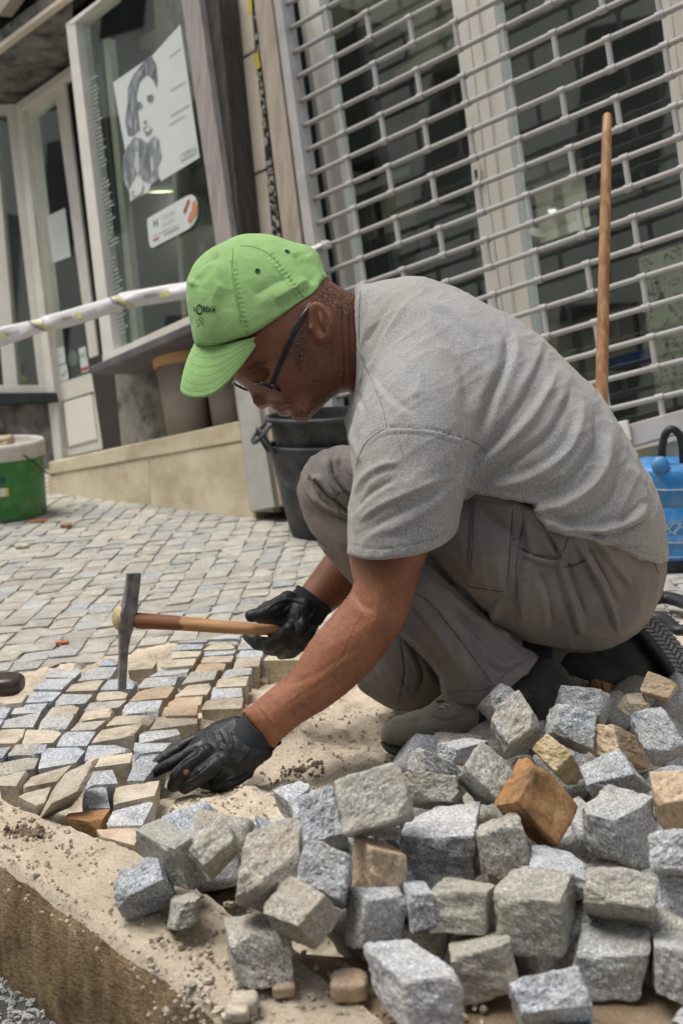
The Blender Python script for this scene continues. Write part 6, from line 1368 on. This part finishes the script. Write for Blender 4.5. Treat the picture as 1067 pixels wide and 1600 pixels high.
trS = [(-.0015, 1.5, k7([(518, 415), (560, 422), (608, 428)])), (-.0012, 1.3, k7([(532, 205), (522, 330), (518, 415)])), (-.0030, 2.0, k7([(655, 235), (648, 290), (640, 330), (634, 400), (645, 470), (655, 520)])), (.0055, 8, k7([(665, 250), (675, 330), (655, 420), (650, 520)])),
 (.0045, 7, k7([(700, 260), (740, 310), (760, 350)])), (-.0050, 6, k7([(690, 230), (720, 290), (748, 345)])), (-.0035, 4, k7([(640, 325), (690, 345), (745, 350)])), (.0035, 5, k7([(655, 340), (700, 358), (740, 362)])), (-.0030, 3, k7([(755, 372), (790, 368), (818, 352)])),
 (.0050, 6, k7([(745, 350), (765, 430), (795, 520), (800, 545)])), (-.0040, 6, k7([(765, 350), (790, 430), (815, 500)])), (.0055, 5, k7([(790, 310), (830, 380), (870, 460), (897, 540)])), (-.0045, 6, k7([(815, 310), (855, 380), (900, 470)])), (.0040, 8, k7([(840, 305), (890, 370), (930, 420)])),
 (.0040, 10, k7([(600, 450), (580, 500), (600, 540)])), (-.0035, 9, k7([(690, 380), (720, 450), (730, 530)])), (-.0030, 2, k7([(960, 330), (985, 350), (1005, 395)])), (.003, 7, k7([(975, 340), (995, 400), (985, 470)])),
 (-.0060, 5, k7([(412, 358), (445, 395), (500, 440), (560, 500), (620, 555), (690, 592)])), (.0035, 9, k7([(425, 410), (490, 470), (570, 540), (640, 600)])), (-.0020, 1.6, k7([(375, 440), (410, 462), (460, 520), (520, 600), (572, 672)])), (.0030, 8, k7([(370, 470), (430, 540), (500, 640)])), (-.0035, 9, k7([(330, 540), (400, 610), (450, 680)])),
 (-.0018, 1.6, k7([(445, 700), (500, 695), (560, 690), (610, 650), (680, 598)])), (.0035, 9, k7([(560, 600), (600, 630), (640, 610)])), (-.003, 8, k7([(470, 470), (540, 560), (610, 610)])),
 (.0045, 5, z4([(880, 540), (850, 640), (880, 740), (950, 860), (1040, 950)])), (-.0055, 5, z4([(820, 580), (820, 690), (860, 800), (960, 900)])), (.0050, 5, z4([(640, 790), (700, 760), (760, 850), (850, 950)])), (-.0060, 4.5, z4([(690, 790), (750, 880), (830, 950), (900, 1020), (1010, 1120)])),
 (.0040, 5, z4([(560, 730), (590, 860), (680, 960), (800, 1030), (960, 1110), (1030, 1120)])), (-.0035, 5, z4([(600, 740), (640, 850), (740, 950)])), (-.0022, 1.6, z4([(855, 950), (890, 900), (940, 880), (985, 900), (1040, 860)])), (.003, 6, z4([(920, 560), (980, 660), (1050, 740)])), (-.0025, 2, z4([(620, 1260), (690, 1340), (800, 1423)])),
 (-.0025, 2, [(626, 1000), (632, 1050), (622, 1100)]), (.004, 7, [(590, 1040), (610, 1070), (640, 1080)]), (-.004, 7, [(640, 1010), (660, 1050), (650, 1080)]), (.003, 6, [(700, 940), (760, 985), (800, 1000)])]
V = strokes(V, Nn, [(a * 1.5, w * .85, q) for a, w, q in trS], -.1); Nn = vnormals(V, Q); V = V + Nn * (.0013 * fbm(V * 15, 24, 3) + .0030 * ridged(V, 1.15, 5, 22, 80) - .001 + .0010 * ridged(V, .8, 14, 55, 90, 1))[:, None]
M_['trousers'] = clothmat('taupe_work_cloth', (.145, .128, .124), (.195, .174, .167), (.27, .23, .19), (700, 700, 700), .8, .0006, .8, 8).m
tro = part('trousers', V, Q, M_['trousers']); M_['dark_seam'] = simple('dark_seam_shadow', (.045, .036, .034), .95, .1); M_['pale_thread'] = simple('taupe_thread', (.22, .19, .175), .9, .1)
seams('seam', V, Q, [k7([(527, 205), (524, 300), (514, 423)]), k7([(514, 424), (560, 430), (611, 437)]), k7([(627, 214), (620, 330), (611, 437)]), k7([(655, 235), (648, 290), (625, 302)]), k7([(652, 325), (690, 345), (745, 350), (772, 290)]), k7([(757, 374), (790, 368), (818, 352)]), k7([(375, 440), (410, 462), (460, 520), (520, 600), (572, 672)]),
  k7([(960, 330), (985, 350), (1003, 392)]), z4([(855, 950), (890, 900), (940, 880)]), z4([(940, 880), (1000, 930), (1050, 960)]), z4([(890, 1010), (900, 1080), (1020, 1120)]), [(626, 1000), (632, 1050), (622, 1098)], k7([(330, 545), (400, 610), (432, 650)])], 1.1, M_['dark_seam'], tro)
seams('stitching', V, Q, [k7([(532, 210), (529, 300), (520, 418)]), k7([(520, 417), (560, 423), (606, 430)]), k7([(621, 214), (614, 330), (606, 430)]), k7([(445, 697), (500, 692), (560, 684), (610, 648), (672, 603)]), k7([(380, 437), (415, 458), (465, 516), (525, 596), (577, 668)])], .8, M_['pale_thread'], tro, .0005, 2.4)
# ---- shoes
M_['suede'] = clothmat('dusty_olive_suede', (.14, .14, .112), (.22, .215, .175), (.32, .28, .215), (500, 500, 500), .95, .0008, .6, 24).m
M_['dark_leather'] = clothmat('dark_dusty_leather', (.022, .024, .022), (.045, .048, .043), (.10, .095, .08), (500, 500, 500), .8, .0005, .5, 24).m
SHOE = [(594, 1152), (596, 1140), (608, 1127), (636, 1115), (663, 1107), (682, 1093), (700, 1080), (750, 1062), (800, 1044), (845, 1027), (868, 1034), (884, 1048), (892, 1075), (886, 1110), (850, 1140), (760, 1158), (680, 1168), (622, 1168), (602, 1162)]
f_s1 = inflate(SHOE, 1.865, .86, 4)
lo, hi = bb(SHOE, 1.78, 1.95, 20); V, Q = surfnet(f_s1, lo, hi, .0022); V = relax(V, Q, 1); Nn = vnormals(V, Q); kS = lambda L: [(560 + a / 2.1045, 1000 + b / 2.105) for a, b in L]
x = V[:, 0] / V[:, 2] * F + 533.5; y = V[:, 1] / V[:, 2] * F + 800
V = V + Nn * (.0022 * np.clip(.5 - poly_dist(x, y, np.array(kS([(222, 238), (262, 205), (330, 200), (352, 215), (330, 250), (285, 262), (240, 250)]))) / 2, 0, 1))[:, None]
V = strokes(V, Nn, [(-.0016, 1.6, kS([(205, 235), (240, 262), (290, 268), (340, 250), (400, 200), (460, 160)])), (-.0014, 1.5, kS([(150, 250), (190, 290), (260, 300), (340, 290)])), (-.0018, 2, kS([(460, 140), (520, 160), (580, 180), (640, 200)])), (.002, 5, kS([(100, 270), (150, 260), (200, 260)]))], -.1)
V = V + Nn * (.0006 * fbm(V * 120, 31, 3))[:, None]
xf = V[Q].mean(1); qx = xf[:, 0] / xf[:, 2] * F + 533.5; qy = xf[:, 1] / xf[:, 2] * F + 800
so_ = part('shoe', V, Q, M_['suede']); so_.data.materials.append(M_['dark_leather']); so_.data.polygons.foreach_set('material_index', ((qx - 600) * .26 + 0 > (1165 - qy) * -.2 + 38).astype(int) * (qx > 748))
SOLE = [(592, 1155), (600, 1160), (640, 1166), (700, 1163), (780, 1153), (850, 1136), (892, 1108), (896, 1120), (880, 1146), (800, 1168), (700, 1178), (630, 1180), (602, 1172)]
V, Q = surfnet(inflate(SOLE, 1.865, 3.4, 3), *bb(SOLE, 1.78, 1.95, 15), .0026); part('sole', V, Q, M_['black_rubber'])
for i, (x0, y0, x1, y1) in enumerate([(682, 1096, 697, 1099), (690, 1100, 706, 1106), (686, 1104, 698, 1109)]):
    z = msurf(f_s1, (x0 + x1) / 2, (y0 + y1) / 2, 1.78, 1.9) - .004; v_, f_ = tube(catmull([P3(x0, y0, z), P3((x0 + x1) / 2, (y0 + y1) / 2 - 2, z - .002), P3(x1, y1, z)], 5), .0017, 8); obj('lace', v_, f_, M_['metal_light'] if i else M_['dark_leather'], man, True)
SOCK = [(770, 1000), (850, 1000), (862, 1035), (850, 1058), (800, 1060), (770, 1050)]
V, Q = surfnet(inflate(SOCK, 1.88, .8, 3), *bb(SOCK, 1.80, 1.96, 15), .003); part('sock', V, Q, simple('black_sock', (.008, .009, .012), .9))
BOOT = [(845, 1020), (880, 1000), (930, 975), (962, 962), (985, 972), (1012, 1000), (1040, 1040), (1062, 1080), (1070, 1110), (1030, 1118), (950, 1120), (880, 1118), (855, 1090)]
V, Q = surfnet(inflate(BOOT, 2.03, .62, 3), *bb(BOOT, 1.93, 2.13, 15), .003); V = V + vnormals(V, Q) * (.0025 * fbm(V * 30, 3, 3))[:, None]; rbt = part('shoe', V, Q, M_['dark_leather'], label='black rear boot under the hip with its treaded sole turned up')
E1 = catmull([(950, 968), (975, 972), (1005, 992), (1035, 1032), (1056, 1070), (1066, 1100)], 6); E2 = catmull([(970, 948), (1001, 956), (1034, 980), (1066, 1018), (1090, 1060), (1100, 1096)], 6)
def solep(t, s, lift=0.):
    a = along(E1, t); b = along(E2, t); z = 1.968 + .075 * s; q = a * (1 - s) + b * s; c = C3(q[0], q[1], z - .006 * math.sin(s * math.pi)); return c + unit([.72, -.45, -.52]) * lift
L_ = []; n = 30
T = [[c2w(solep(i / n, s, .004)) for s in (0, .25, .5, .75, 1)] for i in range(n + 1)]; Bt = [[c2w(solep(i / n, s, -.012)) for s in (0, .25, .5, .75, 1)] for i in range(n + 1)]
V = np.array(T + Bt).reshape(-1, 3); m = 5; o_ = (n + 1) * m; Fc = []
for i in range(n):
    for j in range(m - 1): a = i * m + j; Fc += [(a, a + 1, a + m + 1, a + m), (o_ + a, o_ + a + m, o_ + a + m + 1, o_ + a + 1)]
    Fc += [(i * m, i * m + m, o_ + i * m + m, o_ + i * m), (i * m + m - 1, o_ + i * m + m - 1, o_ + i * m + 2 * m - 1, i * m + 2 * m - 1)]
obj('sole', V, Fc, M_['black_rubber'], rbt, True)
M_['tread'] = simple('dusty_tread', (.16, .165, .17), .8, .3, .35, 60)
for k in range(22):
    for s0_, s1_, d in ((.06, .34, .028), (.37, .64, -.028), (.67, .95, .028)):
        t0 = .03 + k * .044; q = [(t0, s0_), (t0 + d, s1_), (t0 + d + .030, s1_), (t0 + .030, s0_)]
        if any(a < 0 or a > 1 for a, _ in q): continue
        Vp, Fp = prism([c2w(solep(a, b, .0075)) for a, b in q], [c2w(solep(a, b, .003)) for a, b in q]); L_.append((Vp, outward(Vp, Fp)))
a, b = join(L_); obj('tread', a, b, M_['tread'], rbt)['kind'] = 'stuff'
# ---- gloves
t = NT('black_nitrile_glove'); co = t.co((1, 1, 1), False); d1 = t.ramp(t.noise(co, 55, 7, .7), [(.52, (.006, .007, .009)), (.68, (.032, .031, .029)), (.82, (.17, .155, .13))]); t.col(t.mix(1, d1, t.ramp(t.noise(co, 600, 2), [(.3, .7), (.7, 1.2)]), 'MULTIPLY'))
t.rough(t.ramp(t.noise(co, 40, 4), [(.3, .38), (.7, .7)]), .45); t.bump(t.noise(co, 900, 3, .6), .0003, .5); t.bump(t.noise(co, 130, 5, .6), .0010, .6); M_['glove'] = t.m
t = NT('ribbed_glove_cuff'); co = t.co((1, 1, 1), False); wv = t.n('ShaderNodeTexWave'); wv.inputs['Scale'].default_value = 260; wv.inputs['Distortion'].default_value = 1.5; wv.bands_direction = 'DIAGONAL'; t.l(co, wv.inputs[0]); t.col(t.ramp(wv.outputs[1], [(.2, (.018, .021, .026)), (.8, (.075, .082, .092))])); t.rough(.9, .2); t.bump(wv.outputs[1], .001, .8); M_['cuff'] = t.m
g8 = lambda a, b, z: (220 + a / 4.639, 1090 + b / 4.639, z)
PALM1 = [(372, 1120), (400, 1142), (428, 1170), (407, 1192), (380, 1217), (349, 1229), (318, 1233), (300, 1222), (296, 1200), (300, 1172), (312, 1150), (330, 1133), (352, 1125)]
f_p1 = inflate(PALM1, 1.832, .62, 4, zf=lambda x, y: 1.838 - (x - 330) * .0003 + (1180 - y) * .0002)
fi1 = chain([g8(520, 260, 1.862), g8(330, 340, 1.858), g8(180, 430, 1.853), g8(75, 520, 1.850)], [.0115, .0098, .0090, .0080])
fi2 = chain([g8(500, 330, 1.838), g8(370, 388, 1.826), g8(220, 480, 1.820), g8(95, 545, 1.832)], [.0115, .0092, .0088, .0078])
fi3 = chain([g8(480, 400, 1.812), g8(370, 470, 1.797), g8(270, 560, 1.795), g8(235, 640, 1.812)], [.0130, .0112, .0105, .0090])
fi4 = chain([g8(560, 480, 1.802), g8(450, 560, 1.787), g8(370, 620, 1.790), g8(320, 655, 1.806)], [.0125, .0112, .0102, .0088])
fth1 = chain([g8(760, 540, 1.812), g8(650, 600, 1.806), g8(540, 640, 1.810)], [.0110, .0110, .0095])
def f_g1(p):
    d = f_p1(p)
    for g in (fi1, fi2, fi3, fi4): d = smin(d, g(p), .0075)
    return smin(d, fth1(p), .006)
lo, hi = bb([(225, 1105), (440, 1245)], 1.76, 1.90, 12); V, Q = surfnet(f_g1, lo, hi, .0014); V = relax(V, Q, 1); Nn = vnormals(V, Q); gk = lambda L: [(220 + a / 4.639, 1090 + b / 4.639) for a, b in L]
V = strokes(V, Nn, [(-.0022, 2.0, gk([(600, 620), (700, 590), (780, 540), (830, 500)])), (.0014, 2.5, gk([(590, 605), (700, 570), (800, 510)])), (-.0030, 2.4, gk([(300, 610), (380, 570), (450, 520), (495, 470)])), (-.0028, 2.4, gk([(230, 590), (260, 520), (340, 450), (420, 400), (400, 350)])), (.0014, 3, gk([(430, 350), (480, 420), (500, 470)])),
 (-.0014, 3, gk([(700, 160), (720, 260), (760, 330), (850, 400)])), (.0016, 4, gk([(640, 420), (660, 330), (640, 230)])), (-.0014, 4, gk([(560, 440), (600, 340), (560, 250)])), (.0012, 3, gk([(700, 480), (760, 420), (800, 360)])), (-.0012, 3, gk([(280, 400), (330, 350), (400, 290)]))], -.2)
V = V + vnormals(V, Q) * (.0006 * fbm(V * 90, 41, 3))[:, None]; g1 = part('glove', V, Q, M_['glove'], label='left black glove pressing a stone into the sand')
def cuff(A, B, ra, rb, rl, ax_flat, par, ribs=34):
    A, B = C3(*A), C3(*B); d = unit(B - A); u_ = unit(np.cross(d, [0, 0, 1.])); w_ = np.cross(d, u_); Vc = []; n = ribs * 2; m = 10
    for i in range(m + 1):
        s = i / m; c = A + (B - A) * s; rr_ = (ra + (rb - ra) * s) * (1 + .06 * (s > .85))
        for k in range(n):
            a = 2 * math.pi * k / n; r_ = rr_ * (1 + .018 * (1 if k % 2 else -1)); Vc.append(c + r_ * (math.cos(a) * u_ + ax_flat * math.sin(a) * w_))
    for k in range(n): a = 2 * math.pi * k / n; Vc.append(A + (B - A) * .9 + (rb * .86) * (math.cos(a) * u_ + ax_flat * math.sin(a) * w_))
    Fq = [(i * n + k, i * n + (k + 1) % n, (i + 1) * n + (k + 1) % n, (i + 1) * n + k) for i in range(m + 1) for k in range(n)]
    return obj('cuff', c2w(np.array(Vc)), Fq, M_['cuff'], par, True)
cuff((390, 1160, 1.826), (411, 1136, 1.822), .033, .0325, 0, .80, g1)
MG = simple('glove_print', (.16, .17, .18), .8)
def on_glove(x, y): z = msurf(f_g1, x, y, 1.77, 1.88, 300); return c2w(C3(x, y, z) * (1 - .0012 / 1.8))
def gl_text(s, u, v, size, ang):
    ca, sa = math.cos(ang), math.sin(ang); cx, cy = 220 + u / 4.639, 1090 + v / 4.639
    text_mesh(s, MG, size, lambda a, b: on_glove(cx + a * ca + b * sa, cy + a * sa - b * ca), g1)
gl_text('SIZE 10', 572, 300, 9.5, 1.15); 
L_ = [];
def gstroke(P, w):
    P = np.array(P, float); Vv = []
    for i in range(len(P)):
        d = P[min(i + 1, len(P) - 1)] - P[max(i - 1, 0)]; d /= np.linalg.norm(d) + 1e-9; n_ = np.array([-d[1], d[0]]); Vv += [on_glove(*(P[i] + n_ * w / 2)), on_glove(*(P[i] - n_ * w / 2))]
    return np.array(Vv), [(2 * i, 2 * i + 1, 2 * i + 3, 2 * i + 2) for i in range(len(P) - 1)]
for P, w in (([(600 + 24 * math.cos(a), 352 + 14 * math.sin(a)) for a in np.linspace(0, 6.28, 16)], .5), ([(480, 240), (520, 232), (560, 262), (545, 330), (500, 330), (482, 280), (480, 240)], .5), ([(495, 260), (530, 290)], .5), ([(490, 285), (520, 315)], .5)): L_.append(gstroke(gk(P), w))
a, b = join(L_); obj('print', a, b, MG, g1)
c = c2w(C3(*g8(330, 540, 0)[:2], msurf(f_g1, *g8(330, 540, 0)[:2], 1.76, 1.88) - .0008)); v_, f_ = lathe([(0, .0008), (.0035, .0006), (.0045, 0)], c, 12, -yy @ R.T * 0 + R @ np.array([0, 0, -1.])); obj('hole', v_, f_, M_['skin'], g1, True)
# right glove round the hammer handle
q1 = lambda a, b, z: (380 + a / 6.669, 900 + b / 6.669, z)
PALM2 = [(402, 949), (425, 936), (440, 929), (458, 926), (480, 926), (500, 942), (508, 958), (500, 972), (494, 988), (480, 1006), (464, 1018), (452, 1022), (436, 1016), (424, 1000), (412, 985), (400, 968)]
f_p2 = inflate(PALM2, 1.990, .60, 4)
fh = [chain([q1(470, 250, 1.975), q1(330, 350, 1.955), q1(200, 395, 1.947), q1(85, 415, 1.948)], [.0145, .0125, .0110, .0098]),           # thumb along the top of the handle
      chain([q1(60, 620, 2.005), q1(150, 700, 1.985), q1(280, 715, 1.962), q1(380, 640, 1.950), q1(480, 545, 1.946)], [.0100, .0112, .0115, .0108, .0098]),
      chain([q1(260, 760, 2.000), q1(380, 770, 1.975), q1(480, 710, 1.955), q1(570, 600, 1.948), q1(620, 510, 1.948)], [.0100, .0110, .0112, .0105, .0095]),
      chain([q1(400, 810, 2.000), q1(500, 790, 1.975), q1(590, 720, 1.958), q1(670, 620, 1.952), q1(700, 560, 1.955)], [.0095, .0105, .0105, .0098, .0088]),
      chain([q1(640, 330, 1.965), q1(560, 420, 1.962), q1(480, 480, 1.965)], [.0170, .0160, .0120])]
def f_g2(p):
    d = f_p2(p)
    for i, g in enumerate(fh): d = smin(d, g(p), .0045 if i < 4 else .010)
    return d
lo, hi = bb([(380, 915), (515, 1030)], 1.915, 2.06, 10); V, Q = surfnet(f_g2, lo, hi, .0014); V = relax(V, Q, 1); Nn = vnormals(V, Q); gq = lambda L: [(380 + a / 6.669, 900 + b / 6.669) for a, b in L]
V = strokes(V, Nn, [(.0018, 2.4, gq([(240, 350), (330, 290), (450, 250), (560, 260), (650, 300)])), (-.0020, 2.2, gq([(320, 400), (400, 370), (460, 300)])), (.0018, 2, gq([(400, 420), (450, 370), (490, 300)])), (-.0018, 2, gq([(560, 300), (600, 380), (580, 460)])), (.0014, 2, gq([(700, 300), (760, 380), (760, 470)]))], -.2)
V = V + vnormals(V, Q) * (.0005 * fbm(V * 90, 43, 3))[:, None]; g2 = part('glove', V, Q, M_['glove'], label='right black glove gripping the hammer handle')
cuff((474, 957, 1.992), (491, 935, 1.998), .0330, .0315, 0, .85, g2)
